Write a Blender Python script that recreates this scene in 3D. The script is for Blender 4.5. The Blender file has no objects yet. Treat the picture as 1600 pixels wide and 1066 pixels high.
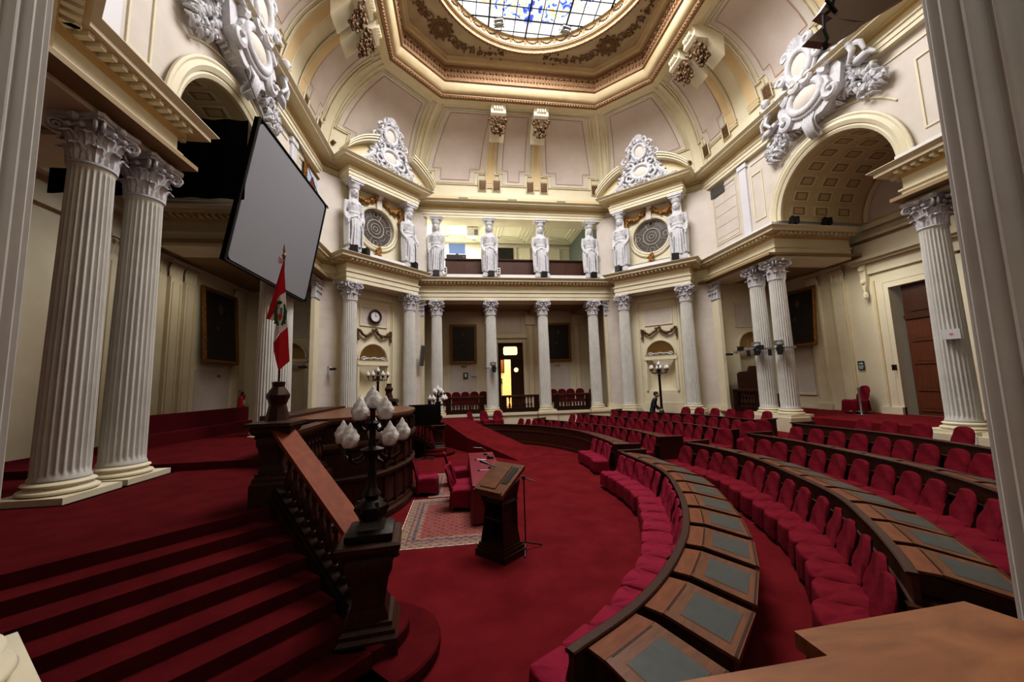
import bpy, bmesh, math, random
import numpy as np
from mathutils import Matrix, Vector
PI = math.pi
random.seed(7)
sc = bpy.context.scene
COL = sc.collection

# ------------------------------------------------------------------ helpers
def lin(c):
    return tuple(((x/255)/12.92 if x/255 <= .04045 else ((x/255+.055)/1.055)**2.4) for x in c)

MATS = {}
def mat(name, rgb, rough=.6, metal=0., rgb2=None, scale=4., stretch=(1, 1, 1), bump=0., bscale=40., spec=.5,
        emit=0., trans=0., coat=0., wood=False, lowc=.35, highc=.65, sheen=0.):
    m = bpy.data.materials.new(name); m.use_nodes = True
    nt = m.node_tree; N = nt.nodes; L = nt.links
    b = N['Principled BSDF']
    b.inputs['Base Color'].default_value = (*lin(rgb), 1)
    b.inputs['Roughness'].default_value = rough
    b.inputs['Metallic'].default_value = metal
    b.inputs['Specular IOR Level'].default_value = spec
    if coat: b.inputs['Coat Weight'].default_value = coat; b.inputs['Coat Roughness'].default_value = .12
    if trans: b.inputs['Transmission Weight'].default_value = trans
    if sheen: b.inputs['Sheen Weight'].default_value = sheen
    if emit:
        b.inputs['Emission Color'].default_value = (*lin(rgb), 1); b.inputs['Emission Strength'].default_value = emit
    if rgb2 or bump:
        tc = N.new('ShaderNodeTexCoord'); mp = N.new('ShaderNodeMapping'); mp.inputs['Scale'].default_value = stretch
        L.new(tc.outputs['Object'], mp.inputs['Vector'])
    if rgb2:
        nz = N.new('ShaderNodeTexNoise'); nz.inputs['Scale'].default_value = scale; nz.inputs['Detail'].default_value = 6
        nz.inputs['Roughness'].default_value = .6
        if wood: nz.inputs['Distortion'].default_value = .6
        L.new(mp.outputs[0], nz.inputs['Vector'])
        r = N.new('ShaderNodeValToRGB'); r.color_ramp.elements[0].position = lowc; r.color_ramp.elements[1].position = highc
        r.color_ramp.elements[0].color = (*lin(rgb), 1); r.color_ramp.elements[1].color = (*lin(rgb2), 1)
        L.new(nz.outputs['Fac'], r.inputs[0]); L.new(r.outputs[0], b.inputs['Base Color'])
    if bump:
        n2 = N.new('ShaderNodeTexNoise'); n2.inputs['Scale'].default_value = bscale; n2.inputs['Detail'].default_value = 4
        L.new(mp.outputs[0], n2.inputs['Vector'])
        bp = N.new('ShaderNodeBump'); bp.inputs['Strength'].default_value = bump; bp.inputs['Distance'].default_value = .02
        L.new(n2.outputs['Fac'], bp.inputs['Height']); L.new(bp.outputs[0], b.inputs['Normal'])
    MATS[name] = m
    return m

class MB:
    def __init__(s): s.v = []; s.f = []; s.m = []
    def add(s, vs, fs, mi=0):
        o = len(s.v); s.v += [tuple(map(float, p)) for p in vs]
        s.f += [tuple(o+i for i in f) for f in fs]; s.m += [mi]*len(fs)
    def box(s, x0, x1, y0, y1, z0, z1, mi=0):
        s.add([(x0,y0,z0),(x1,y0,z0),(x1,y1,z0),(x0,y1,z0),(x0,y0,z1),(x1,y0,z1),(x1,y1,z1),(x0,y1,z1)],
              [(0,3,2,1),(4,5,6,7),(0,1,5,4),(1,2,6,5),(2,3,7,6),(3,0,4,7)], mi)
    def obox(s, c, d, rz=0, mi=0, M=None, taper=1.):
        M = M or Matrix.Rotation(rz, 3, 'Z')
        vs = []
        for k in (-.5, .5):
            t = taper if k > 0 else 1.
            for a, b in ((-.5,-.5),(.5,-.5),(.5,.5),(-.5,.5)):
                p = M @ Vector((a*d[0]*t, b*d[1]*t, k*d[2])); vs.append((p.x+c[0], p.y+c[1], p.z+c[2]))
        s.add(vs, [(0,3,2,1),(4,5,6,7),(0,1,5,4),(1,2,6,5),(2,3,7,6),(3,0,4,7)], mi)
    def lathe(s, prof, n=24, c=(0,0,0), mi=0, square=False, rot=0., sx=1., sy=1., cap=True):
        vs = []; fs = []
        for r, z in prof:
            for i in range(n):
                a = 2*PI*i/n+rot; k = 1.
                if square: k = 1/max(abs(math.cos(a-rot-PI/n*0)), abs(math.sin(a-rot)))
                vs.append((c[0]+r*k*math.cos(a)*sx, c[1]+r*k*math.sin(a)*sy, c[2]+z))
        for j in range(len(prof)-1):
            for i in range(n):
                i2 = (i+1) % n; fs.append((j*n+i, j*n+i2, (j+1)*n+i2, (j+1)*n+i))
        if cap: fs.append(tuple(range(n-1, -1, -1))); fs.append(tuple((len(prof)-1)*n+i for i in range(n)))
        s.add(vs, fs, mi)
    def sqlathe(s, prof, c=(0,0,0), mi=0, rz=0.):      # square section "turning"
        vs = []; fs = []
        for r, z in prof:
            for a in (PI/4, 3*PI/4, 5*PI/4, 7*PI/4):
                q = r*math.sqrt(2); vs.append((c[0]+q*math.cos(a+rz), c[1]+q*math.sin(a+rz), c[2]+z))
        for j in range(len(prof)-1):
            for i in range(4):
                i2 = (i+1) % 4; fs.append((j*4+i, j*4+i2, (j+1)*4+i2, (j+1)*4+i))
        fs.append((3,2,1,0)); e = (len(prof)-1)*4; fs.append((e,e+1,e+2,e+3))
        s.add(vs, fs, mi)
    def tube(s, P, r, n=8, mi=0, closed=False, sq=(1, 1)):
        P = [Vector(p) for p in P]; m = len(P)
        R = r if isinstance(r, (list, tuple)) else [r]*m
        vs = []; fs = []
        up = Vector((0,0,1)); prev = None
        for i, p in enumerate(P):
            if closed: t = P[(i+1) % m]-P[i-1]
            else: t = P[min(i+1, m-1)]-P[max(i-1, 0)]
            if t.length < 1e-9: t = Vector((0,0,1))
            t.normalize()
            if prev is None:
                u = up if abs(t.z) < .9 else Vector((1,0,0))
                a = t.cross(u).normalized()
            else:
                a = (prev-t*prev.dot(t))
                a = a.normalized() if a.length > 1e-6 else t.orthogonal().normalized()
            prev = a; b = t.cross(a)
            for k in range(n):
                an = 2*PI*k/n; q = p+(a*math.cos(an)*sq[0]+b*math.sin(an)*sq[1])*R[i]; vs.append(tuple(q))
        mm = m if closed else m-1
        for j in range(mm):
            j2 = (j+1) % m
            for k in range(n):
                k2 = (k+1) % n; fs.append((j*n+k, j*n+k2, j2*n+k2, j2*n+k))
        if not closed: fs.append(tuple(range(n-1,-1,-1))); fs.append(tuple((m-1)*n+k for k in range(n)))
        s.add(vs, fs, mi)
    def ball(s, c, r, seg=8, rings=5, mi=0):
        if not isinstance(r, (tuple, list)): r = (r, r, r)
        vs = [(c[0], c[1], c[2]-r[2])]; fs = []
        for j in range(1, rings):
            a = -PI/2+PI*j/rings
            for i in range(seg):
                b = 2*PI*i/seg; vs.append((c[0]+r[0]*math.cos(a)*math.cos(b), c[1]+r[1]*math.cos(a)*math.sin(b), c[2]+r[2]*math.sin(a)))
        vs.append((c[0], c[1], c[2]+r[2])); L = len(vs)-1
        for i in range(seg):
            i2 = (i+1) % seg; fs.append((0, 1+i2, 1+i)); fs.append((L, L-seg+i, L-seg+i2))
            for j in range(rings-2): fs.append((1+j*seg+i, 1+j*seg+i2, 1+(j+1)*seg+i2, 1+(j+1)*seg+i))
        s.add(vs, fs, mi)
    def prism(s, poly, z0, z1, mi=0, mtop=None):
        n = len(poly)
        ar = sum(poly[i][0]*poly[(i+1) % n][1]-poly[(i+1) % n][0]*poly[i][1] for i in range(n))
        if ar < 0: poly = poly[::-1]
        vs = [(p[0],p[1],z0) for p in poly]+[(p[0],p[1],z1) for p in poly]
        s.add(vs, [tuple(range(n-1,-1,-1))]+[(i,(i+1) % n,n+(i+1) % n,n+i) for i in range(n)], mi)
        s.add(vs[n:], [tuple(range(n))], mi if mtop is None else mtop)
    def xprism(s, poly, y0, y1, mi=0):   # polygon in x,z extruded along y
        n = len(poly); ar = sum(poly[i][0]*poly[(i+1) % n][1]-poly[(i+1) % n][0]*poly[i][1] for i in range(n))
        if ar < 0: poly = poly[::-1]
        vs = [(p[0],y0,p[1]) for p in poly]+[(p[0],y1,p[1]) for p in poly]
        s.add(vs, [tuple(range(n)), tuple(range(2*n-1,n-1,-1))]+[(i,n+i,n+(i+1) % n,(i+1) % n) for i in range(n)], mi)
    def grid(s, fn, nu, nv, mi=0, cu=False, double=False):
        vs = [fn(i/(nu if cu else nu-1), j/(nv-1)) for j in range(nv) for i in range(nu)]
        fs = []
        for j in range(nv-1):
            for i in range(nu if cu else nu-1):
                i2 = (i+1) % nu; fs.append((j*nu+i, j*nu+i2, (j+1)*nu+i2, (j+1)*nu+i))
        s.add(vs, fs, mi)
    def sweep(s, path, prof, mi=0, closed=False, mis=None, capends=True):
        """path: xy points; prof: closed polygon of (offset to the left of travel, z)"""
        m = len(path); P = [Vector((p[0], p[1])) for p in path]; rows = []
        for i in range(m):
            if closed or 0 < i < m-1:
                a = (P[i]-P[i-1]).normalized(); b = (P[(i+1) % m]-P[i]).normalized()
            elif i == 0: a = b = (P[1]-P[0]).normalized()
            else: a = b = (P[i]-P[i-1]).normalized()
            na = Vector((-a.y, a.x)); nb = Vector((-b.y, b.x)); h = (na+nb)
            k = h/max(.15, h.dot(na)) if h.length > 1e-6 else na
            rows.append([(P[i].x+k.x*d, P[i].y+k.y*d, z) for d, z in prof])
        n = len(prof); vs = [v for r in rows for v in r]
        base = len(s.v); s.v += [tuple(map(float, p)) for p in vs]
        for j in range(m if closed else m-1):
            j2 = (j+1) % m
            for k in range(n):
                k2 = (k+1) % n
                s.f.append((base+j*n+k2, base+j*n+k, base+j2*n+k, base+j2*n+k2)); s.m.append(mis[k] if mis else mi)
        if not closed and capends:
            s.f.append(tuple(base+k for k in range(n))); s.m.append(mi)
            s.f.append(tuple(base+(m-1)*n+k for k in range(n-1,-1,-1))); s.m.append(mi)
    def merge(s, o, M=None, mo=0):
        b = len(s.v)
        s.v += [tuple(M @ Vector(p)) for p in o.v] if M is not None else list(o.v)
        s.f += [tuple(b+i for i in f) for f in o.f]; s.m += [x+mo for x in o.m]
    def mesh(s, name, mats, smooth=None):
        me = bpy.data.meshes.new(name); me.from_pydata(s.v, [], s.f)
        if not isinstance(mats, (list, tuple)): mats = [mats]
        for m in mats: me.materials.append(m)
        me.polygons.foreach_set('material_index', s.m)
        me.update()
        if smooth is not None:
            me.polygons.foreach_set('use_smooth', [True]*len(me.polygons))
            me.set_sharp_from_angle(angle=math.radians(smooth))
        return me
    def build(s, name, mats, parent=None, smooth=None, M=None):
        return mobj(name, s.mesh(name, mats, smooth), parent, M)

def mobj(name, me, parent=None, M=None):
    o = bpy.data.objects.new(name, me); COL.objects.link(o)
    if parent is not None: o.parent = parent
    if M is not None: o.matrix_local = M
    return o
def TM(loc=(0,0,0), rz=0, s=1.):
    return Matrix.Translation(loc) @ Matrix.Rotation(rz, 4, 'Z') @ Matrix.Scale(s, 4)
def root(name, M=None):
    o = bpy.data.objects.new(name, None); COL.objects.link(o); o.empty_display_size = .1
    if M is not None: o.matrix_local = M
    return o
def tag(o, label, cat, group=None, kind=None):
    o['label'] = label; o['category'] = cat
    if group: o['group'] = group
    if kind: o['kind'] = kind
    return o
def struct(o, label=None):
    o['kind'] = 'structure'
    if label: o['label'] = label
    return o
def subsurf(me, lv=1):
    o = bpy.data.objects.new('t', me); COL.objects.link(o); md = o.modifiers.new('s', 'SUBSURF'); md.levels = lv
    dg = bpy.context.evaluated_depsgraph_get(); dg.update(); m2 = bpy.data.meshes.new_from_object(o.evaluated_get(dg)); m2.name = me.name
    bpy.data.objects.remove(o); m2.polygons.foreach_set('use_smooth', [True]*len(m2.polygons)); return m2
def ext(P, d0=0., d1=0.):
    P = [np.array(p, float) for p in P]
    if d0: t = P[0]-P[1]; P = [P[0]+t/np.linalg.norm(t)*d0]+P
    if d1: t = P[-1]-P[-2]; P = P+[P[-1]+t/np.linalg.norm(t)*d1]
    return P
def dup(src, M, label=None, group=None):
    r = src.copy(); COL.objects.link(r); r.matrix_local = M
    for ch in list(src.children):
        c = ch.copy(); COL.objects.link(c); c.parent = r
        for g in list(ch.children):
            d = g.copy(); COL.objects.link(d); d.parent = c
    if label: r['label'] = label
    if group: r['group'] = group
    return r
def boolish_arch_wall(mb, x0, x1, z0, z1, cx, r, zb, zs, y=0., n=20, mi=0, full=False, t=0.):
    """wall in xz plane facing -y with an arched (or round) hole; t = reveal depth (+y)"""
    if full:
        pts = [(cx+r*math.cos(PI*2*i/(2*n)), zs+r*math.sin(PI*2*i/(2*n))) for i in range(2*n)]
        def edge(a):
            c, s_ = math.cos(a), math.sin(a); ks = []
            if c > 1e-9: ks.append((x1-cx)/c)
            if c < -1e-9: ks.append((x0-cx)/c)
            if s_ > 1e-9: ks.append((z1-zs)/s_)
            if s_ < -1e-9: ks.append((z0-zs)/s_)
            k = min(ks); return (cx+c*k, zs+s_*k)
        angs = sorted(set([PI*i/n for i in range(2*n)]+[math.atan2(b-zs, a-cx) % (2*PI) for a in (x0, x1) for b in (z0, z1)]))
        m = len(angs); I = [(cx+r*math.cos(a), zs+r*math.sin(a)) for a in angs]; O = [edge(a) for a in angs]
        vs = [(p[0], y, p[1]) for p in I]+[(p[0], y, p[1]) for p in O]
        mb.add(vs, [(i, m+i, m+(i+1) % m, (i+1) % m) for i in range(m)], mi)
        hole = I
        loop = True
    else:
        arc = [(cx+r*math.cos(PI*i/n), zs+r*math.sin(PI*i/n)) for i in range(n+1)]
        mb.add([(x0,y,z0),(cx-r,y,z0),(cx-r,y,z1),(x0,y,z1)], [(0,1,2,3)], mi)
        mb.add([(cx+r,y,z0),(x1,y,z0),(x1,y,z1),(cx+r,y,z1)], [(0,1,2,3)], mi)
        if zb > z0: mb.add([(cx-r,y,z0),(cx+r,y,z0),(cx+r,y,zb),(cx-r,y,zb)], [(0,1,2,3)], mi)
        vs = [(p[0], y, p[1]) for p in arc]+[(p[0], y, z1) for p in arc]; m = n+1
        mb.add(vs, [(i, m+i, m+i+1, i+1) for i in range(n)], mi)
        hole = [(cx-r, zb)]+arc[::-1]+[(cx+r, zb)]; loop = zb > z0
    if t:
        m = len(hole); vs = [(p[0], y, p[1]) for p in hole]+[(p[0], y+t, p[1]) for p in hole]
        mb.add(vs, [(i, (i+1) % m, m+(i+1) % m, m+i) for i in range(m if loop else m-1)], mi)
def catmull(P, k=8):
    P = [np.array(p, float) for p in P]; P = [2*P[0]-P[1]]+P+[2*P[-1]-P[-2]]; out = []
    for i in range(1, len(P)-2):
        for j in range(k):
            t = j/k; a, b, c, d = P[i-1:i+3]
            out.append(.5*((2*b)+(-a+c)*t+(2*a-5*b+4*c-d)*t*t+(-a+3*b-3*c+d)*t**3))
    out.append(P[-2]); return out
def resample(P, step):
    P = np.array(P); d = np.r_[0, np.cumsum(np.linalg.norm(np.diff(P, axis=0), axis=1))]
    n = max(1, int(round(d[-1]/step))); s = np.linspace(0, d[-1], n+1)
    return np.c_[[np.interp(s, d, P[:, k]) for k in range(P.shape[1])]].T, d[-1]
def at_len(P, s):
    P = np.array(P); d = np.r_[0, np.cumsum(np.linalg.norm(np.diff(P, axis=0), axis=1))]
    p = np.array([np.interp(s, d, P[:, k]) for k in (0, 1)]); q = np.array([np.interp(s+.05, d, P[:, k]) for k in (0, 1)]); r = np.array([np.interp(s-.05, d, P[:, k]) for k in (0, 1)])
    t = q-r; return p, t/np.linalg.norm(t)
ORD = 'first second third fourth fifth sixth seventh eighth ninth tenth eleventh twelfth thirteenth fourteenth fifteenth sixteenth seventeenth eighteenth nineteenth twentieth'.split()+['twenty-first', 'twenty-second', 'twenty-third', 'twenty-fourth']

# ------------------------------------------------------------------ materials
CREAM = mat('cream paint', (222,214,190), .55, rgb2=(215,206,180), scale=1.2, spec=.3)
CREAMD = mat('deep cream paint', (214,200,164), .55, rgb2=(206,191,153), scale=1.5, spec=.3)
OCHRE = mat('ochre tone', (190,160,108), .6, spec=.3)
LILAC = mat('pale stone paint', (210,202,194), .6, rgb2=(202,193,184), scale=1.5, spec=.3)
PINK = mat('dusty rose plaster', (202,190,182), .65, rgb2=(194,181,173), scale=1.0, spec=.2)
ROSEL = mat('rose outline paint', (180,154,138), .6)
STONEW = mat('column paint', (212,211,206), .5, rgb2=(200,199,194), scale=2, spec=.35)
STUCCO = mat('white stucco', (208,208,212), .6, rgb2=(188,188,194), scale=9, spec=.3)
WHITE = mat('white plinth paint', (212,212,218), .5)
GOLD = mat('gilt', (168,124,66), .45, metal=.4, rgb2=(120,80,34), scale=14, bump=.4, bscale=30)
GOLDL = mat('worn gilt band', (166,132,98), .55, metal=.15, rgb2=(124,94,66), scale=18, bump=.5, bscale=40)
BRONZE = mat('bronze brown leaf', (122,92,60), .55, metal=.3, rgb2=(70,50,34), scale=16)
TANC = mat('tan ceiling plaster', (184,168,138), .6, rgb2=(174,156,126), scale=2)
TAND = mat('painted scroll brown', (120,92,62), .6)
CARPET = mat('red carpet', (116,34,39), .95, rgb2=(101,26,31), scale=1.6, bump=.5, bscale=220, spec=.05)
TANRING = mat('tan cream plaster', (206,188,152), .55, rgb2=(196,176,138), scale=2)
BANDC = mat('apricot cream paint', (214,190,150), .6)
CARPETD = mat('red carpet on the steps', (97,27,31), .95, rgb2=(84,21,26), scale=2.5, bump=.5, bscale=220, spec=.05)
FABRIC = mat('wine chair cover', (116,26,42), .9, rgb2=(98,19,33), scale=3, bump=.8, bscale=7, spec=.1)
FABRIC2 = mat('crimson chair cover', (134,30,56), .85, rgb2=(116,22,46), scale=3, bump=.8, bscale=7, spec=.15)
VELVET = mat('red upholstery', (86,14,24), .8, spec=.15)
WOOD = mat('varnished mahogany', (114,70,41), .42, rgb2=(92,53,30), scale=2, stretch=(1.5,7,7), wood=True, coat=.12)
WOODL = mat('polished red-brown wood', (132,66,34), .55, rgb2=(114,54,28), scale=2, stretch=(1.5,6,6), wood=True, spec=.15)
WOODD = mat('dark stained wood', (70,39,26), .45, rgb2=(50,28,19), scale=3, stretch=(8,8,1.5), wood=True, spec=.3)
WOODB = mat('matt dark wood', (52,30,21), .7, rgb2=(40,23,16), scale=3, spec=.08)
WOODG = mat('brown ledge wood', (124,74,46), .5, rgb2=(106,60,36), scale=2, stretch=(1.5,6,6), wood=True, spec=.25)
WOODM = mat('brown desk front wood', (78,42,27), .42, rgb2=(60,32,20), scale=3, stretch=(8,8,1.5), wood=True, coat=.08)
DOORW = mat('reddish door wood', (104,56,32), .45, rgb2=(84,44,26), scale=2.5, stretch=(8,8,1.2), wood=True, coat=.1)
LEATHER = mat('grey green leather pad', (78,80,77), .5, rgb2=(68,71,68), scale=5, spec=.4)
BLACK = mat('black metal', (18,18,20), .45)
BLACKC = mat('black cloth', (6,6,8), .9, spec=.05)
BRONZEM = mat('dark bronze', (46,38,34), .4, metal=.6)
METAL = mat('brushed steel', (150,150,150), .35, metal=.8)
WHITEP = mat('white plastic', (222,222,224), .4)
REDP = mat('red lacquer', (190,24,24), .35)
GREYS = mat('grey screen fabric', (136,137,142), .8, spec=.1)
GLASSW = mat('frosted white glass', (236,234,230), .3, rgb2=(206,204,204), scale=14, spec=.6, bump=.6, bscale=25)
WARMG = mat('warm lit glass', (255,232,160), .5, emit=1.6)
DARKG = mat('leaded grey glass', (96,90,88), .3, rgb2=(78,72,70), scale=8)
LEAD = mat('pale lead came', (176,170,160), .5)
PIC = mat('dark oil painting', (22,19,17), .45, rgb2=(44,33,26), scale=2.2)
SKIN = mat('skin', (196,150,124), .6)
SUIT = mat('dark navy cloth', (26,28,38), .8)
HAIR = mat('dark hair', (24,18,15), .7)
VENTGREY = mat('vent grille grey', (84,82,80), .6)  # plain grey of the vents and speaker grille

# ------------------------------------------------------------------ camera
cam = bpy.data.cameras.new('camera'); co = bpy.data.objects.new('camera', cam); COL.objects.link(co)
cam.sensor_width = 36; cam.lens = 587.0/1600*36; cam.clip_start = .05; cam.clip_end = 200
R3 = Matrix(((0.99039257, 0.01245686, -0.13772214), (-0.13539031, -0.11533888, -0.9840561), (-0.02814296, 0.99324809, -0.11254423)))
CX = -3.302
co.matrix_world = Matrix.Translation((CX, 0, 2.85)) @ R3.to_4x4()
sc.camera = co
sc.view_settings.view_transform = 'Standard'; sc.view_settings.look = 'Medium High Contrast'
# ------------------------------------------------------------------ architecture
ZG = 1.25                       # gallery floor
ZE0, ZE1 = 7.6, 8.8             # lower entablature
ZU0, ZU1 = 12.5, 13.35          # upper entablature
YC = 11.6
def m_dir(p, rz):               # local -y faces the hall
    return TM(p, rz)
DIAGR = -PI/4; DIAGL = PI/4
# hall outline (frieze face), right half from the back centre, interior on the right of travel -> we reverse for 'left'
RH = [(0,20.98),(5.66,20.98),(6.12,20.52),(5.434,19.834),(8.234,17.034),(8.92,17.72),(9.38,17.26),(9.38,13.1),(12.9,13.1)]
def mir(P): return [(-x, y) for x, y in P]
def entab_prof(z0, z1, lip):
    h = z1-z0
    return [(-1.15,z0),(0,z0),(0,z0+.16*h),(.03,z0+.16*h),(.03,z0+.33*h),(.08,z0+.36*h),(.08,z0+.40*h),(0,z0+.42*h),(0,z0+.68*h),
            (.07,z0+.73*h),(.1,z0+.73*h),(.1,z0+.82*h),(lip*.78,z0+.84*h),(lip*.78,z0+.91*h),(lip,z0+.985*h),(lip,z1),(-1.15,z1)]
MIS = [0,0,0,0,0,0,0,0,1,1,2,2,0,0,0,0,0]  # bed mould faces in ochre, dentil band and soffit in deeper cream
def dentils(mb, path, d0, d1, z0, z1, step, w, mi=0):
    for a, b in zip(path[:-1], path[1:]):
        a = Vector(a); b = Vector(b); t = (b-a); L = t.length
        if L < .3: continue
        t.normalize(); n = Vector((-t.y, t.x)); k = int(L/step)
        for i in range(k):
            c = a+t*(L*(i+.5)/k)+n*((d0+d1)/2)
            mb.obox((c.x, c.y, (z0+z1)/2), (w, d1-d0, z1-z0), math.atan2(t.y, t.x), mi)
def entab(name, path, z0, z1, lip, label, step=.2):
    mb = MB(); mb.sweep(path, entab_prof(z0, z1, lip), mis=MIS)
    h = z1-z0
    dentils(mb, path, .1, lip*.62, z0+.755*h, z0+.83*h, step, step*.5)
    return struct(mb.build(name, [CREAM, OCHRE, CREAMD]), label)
pathR = RH[::-1]; pathL = mir(RH)           # both have the hall on the left hand
full = pathR+pathL[1:]
entab('trim_1', full, ZE0, ZE1, .52, 'lower cream cornice around the back of the hall')
fr = [(12.9,8.6),(9.38,8.6),(9.38,5.94),(5.9,2.46)]
entab('trim_2', fr[::-1], ZE0, ZE1, .52, 'lower cornice over the near right columns')
entab('trim_3', mir(fr), ZE0, ZE1, .52, 'lower cornice over the near left columns')
# upper cornice (projects only at the diagonal piers)
UP = [(0,21.02),(5.66,21.02),(6.12,20.56),(5.434,19.874),(8.234,17.074),(8.92,17.76),(9.42,17.26),(9.42,5.94),(5.7,2.2),(0,2.2)]
mb = MB(); U_ = UP[::-1]+mir(UP)[1:]; U_ = U_[:-1]
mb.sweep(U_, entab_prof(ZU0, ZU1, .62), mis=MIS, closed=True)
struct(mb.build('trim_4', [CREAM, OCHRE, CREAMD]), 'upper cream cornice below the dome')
# white band above lower cornice (plinth course)
for k, P in enumerate((full, fr[::-1], mir(fr))):
    mb = MB(); mb.sweep(P, [(-.4,ZE1),(.06,ZE1),(.06,ZE1+.3),(-.4,ZE1+.3)]); struct(mb.build('trim_%d' % (5+k), WHITE), 'white plinth course above the lower cornice')

# --- cove (dome) surfaces
OUT = [(5.66,21.2),(9.6,17.26),(9.6,5.94),(5.66,2.0)]; OUT = OUT+[(-x,y) for x,y in OUT[::-1]]
INN = [(4.1,17.87),(6.25,15.8),(6.25,7.4),(4.1,5.33)]; INN = INN+[(-x,y) for x,y in INN[::-1]]
ZC0, ZC1 = 13.9, 17.5
def cove(side, s, t, off=0.):
    """side k: from corner k-1 to corner k ; s in 0..1 along, t 0..1 up"""
    i, j = (side-1) % 8, side % 8
    a = t*PI/2; w = 1-math.cos(a)
    p = Vector(OUT[i]).lerp(Vector(INN[i]), w); q = Vector(OUT[j]).lerp(Vector(INN[j]), w)
    r = p.lerp(q, s); z = ZC0+(ZC1-ZC0)*math.sin(a)
    if off:
        e = (Vector(OUT[j])-Vector(OUT[i])).normalized(); n = Vector((e.y, -e.x))
        c = Vector((0, YC)); 
        if (c-r).dot(n) < 0: n = -n
        r = r+n*off*math.cos(a); z -= off*math.sin(a)
    return (r.x, r.y, z)
def cstrip(mb, side, pts, w, h, mi=0, closed=True, sub=5):
    """raised bar following the cove through (s,t) points"""
    P = []
    n = len(pts)
    for i in range(n if closed else n-1):
        a, b = pts[i], pts[(i+1) % n]
        for k in range(sub): P.append((a[0]+(b[0]-a[0])*k/sub, a[1]+(b[1]-a[1])*k/sub))
    if not closed: P.append(pts[-1])
    Q = [cove(side, s, t, h*.5) for s, t in P]
    mb.tube(Q, w/2, 4, mi, closed=closed, sq=(1, 1))
def cfill(mb, side, poly_fn, h, mi, nu=10, nv=12):
    mb.grid(lambda u, v: cove(side, *poly_fn(u, v), h), nu, nv, mi)
def panel(mb, side, s0, s1, b0, b1, t0, t1, step_s, step_t, mi_fill, mi_line):
    """tapered panel: bottom s-range (s0,s1), top range (b0,b1); notched bottom corners"""
    def f(u, v):
        t = t0+(t1-t0)*v; k = v
        a = s0+(b0-s0)*k; b = s1+(b1-s1)*k
        if v < .16: a += step_s; b -= step_s
        return (a+(b-a)*u, t)
    cfill(mb, side, lambda u, v: f(u, v), .02, mi_fill, 6, 26)
    tn = t0+(t1-t0)*.17
    outline = [(s0+step_s, t0),(s1-step_s, t0),(s1-step_s, tn),(s1+(b1-s1)*.17, tn),(b1, t1),(b0, t1),(s0+(b0-s0)*.17, tn),(s0+step_s, tn)]
    cstrip(mb, side, outline, .05, .03, mi_line)
    c = ((s0+s1)/2); 
    def grow(p, g, gt):
        tt = (p[1]-t0)/(t1-t0); cc = c+((b0+b1)/2-c)*tt
        return (p[0]+(g if p[0] > cc else -g), p[1]+(gt if tt > .5 else -gt))
    W = abs(s1-s0)
    dg = .028 if side % 2 == 0 else .05
    def fo(u, v):
        t = (t0-.035)+(t1-t0+.06)*v; k = max(0, min(1, (t-t0)/(t1-t0)))
        a = s0-dg+(b0-s0)*k; b = s1+dg+(b1-s1)*k
        if v < .2: a += step_s; b -= step_s
        return (a+(b-a)*u, t)
    cfill(mb, side, lambda u, v: fo(u, v), .01, 4, 6, 26)
    for g, gt, wd, hh, mi in ((dg, .03, .05, .05, 0), (dg+.018, .045, .08, .09, 0)):
        cstrip(mb, side, [grow(p, g, gt) for p in outline], wd, hh, mi)
for side in range(8):
    mb = MB()
    mb.grid(lambda u, v: cove(side, u, v), 12, 16, 0)
    diag = side in (1, 3, 5, 7)
    # corner ribs (seen as cream bands)
    for s in (.0, 1.):
        cstrip(mb, side, [(s, .02), (s, .98)], .2 if not diag else .2, .05, 3, closed=False, sub=14)
        q = .035 if not diag else .07
        cstrip(mb, side, [(abs(s-q), .02), (abs(s-q), .98)], .06, .05, 3, closed=False, sub=14)
    if diag:
        panel(mb, side, .14, .86, .2, .8, .16, .82, .14, .05, 1, 2)
        for s in (.1, .9): 
            c = cove(side, s, .1, .05); mb.ball(c, .16, 4, 2, 5)
    else:
        wide = side in (2, 6)
        PS_ = ((.05,.18,.07,.19),(.41,.59,.41,.59),(.82,.95,.81,.93)) if wide else ((.065,.315,.1,.33),(.44,.56,.435,.565),(.685,.935,.67,.9))
        CS_ = (.215,.333,.667,.785) if wide else (.375,.625)
        for q, (a_, b_, c_, d_) in enumerate(PS_): panel(mb, side, a_, b_, c_, d_, .17, .82, .03 if wide or q == 1 else .05, .05, 1, 2)
        for s in ((.05,.18,.4,.6,.82,.95) if wide else (.05,.335,.41,.59,.665,.95)):      # square rosette blocks
            q = []
            for ds, dt in ((-.017,-.048),(.017,-.048),(.017,.048),(-.017,.048)): q.append(cove(side, s+ds, .12+dt, .09))
            mb.add(q+[cove(side, s, .12, .14)], [(0,1,4),(1,2,4),(2,3,4),(3,0,4)], 5)
            q = [cove(side, s+a, .12+b, .09) for a, b in ((-.02,-.055),(.02,-.055),(.02,.055),(-.02,.055))]
            mb.tube(q, .035, 4, 3, closed=True)
        for s in CS_:                     # pilaster strips carrying the consoles
            cfill(mb, side, lambda u, v, s=s: (s-.024+.048*u, .1+.62*v), .06, 7, 3, 10)
            cstrip(mb, side, [(s-.024, .12), (s-.024, .75)], .05, .1, 3, closed=False, sub=12)
            cstrip(mb, side, [(s+.024, .12), (s+.024, .75)], .05, .1, 3, closed=False, sub=12)
            for tt in (.1, .12, .145):
                cstrip(mb, side, [(s-.03, tt), (s+.03, tt)], .07, .12, 3, closed=False, sub=2)
    o = mb.build('ceiling' if side == 0 else 'ceiling.%03d' % side, [CREAM, PINK, ROSEL, CREAM, LILAC, BRONZE, CREAMD, BANDC], smooth=30)
    struct(o)
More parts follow.
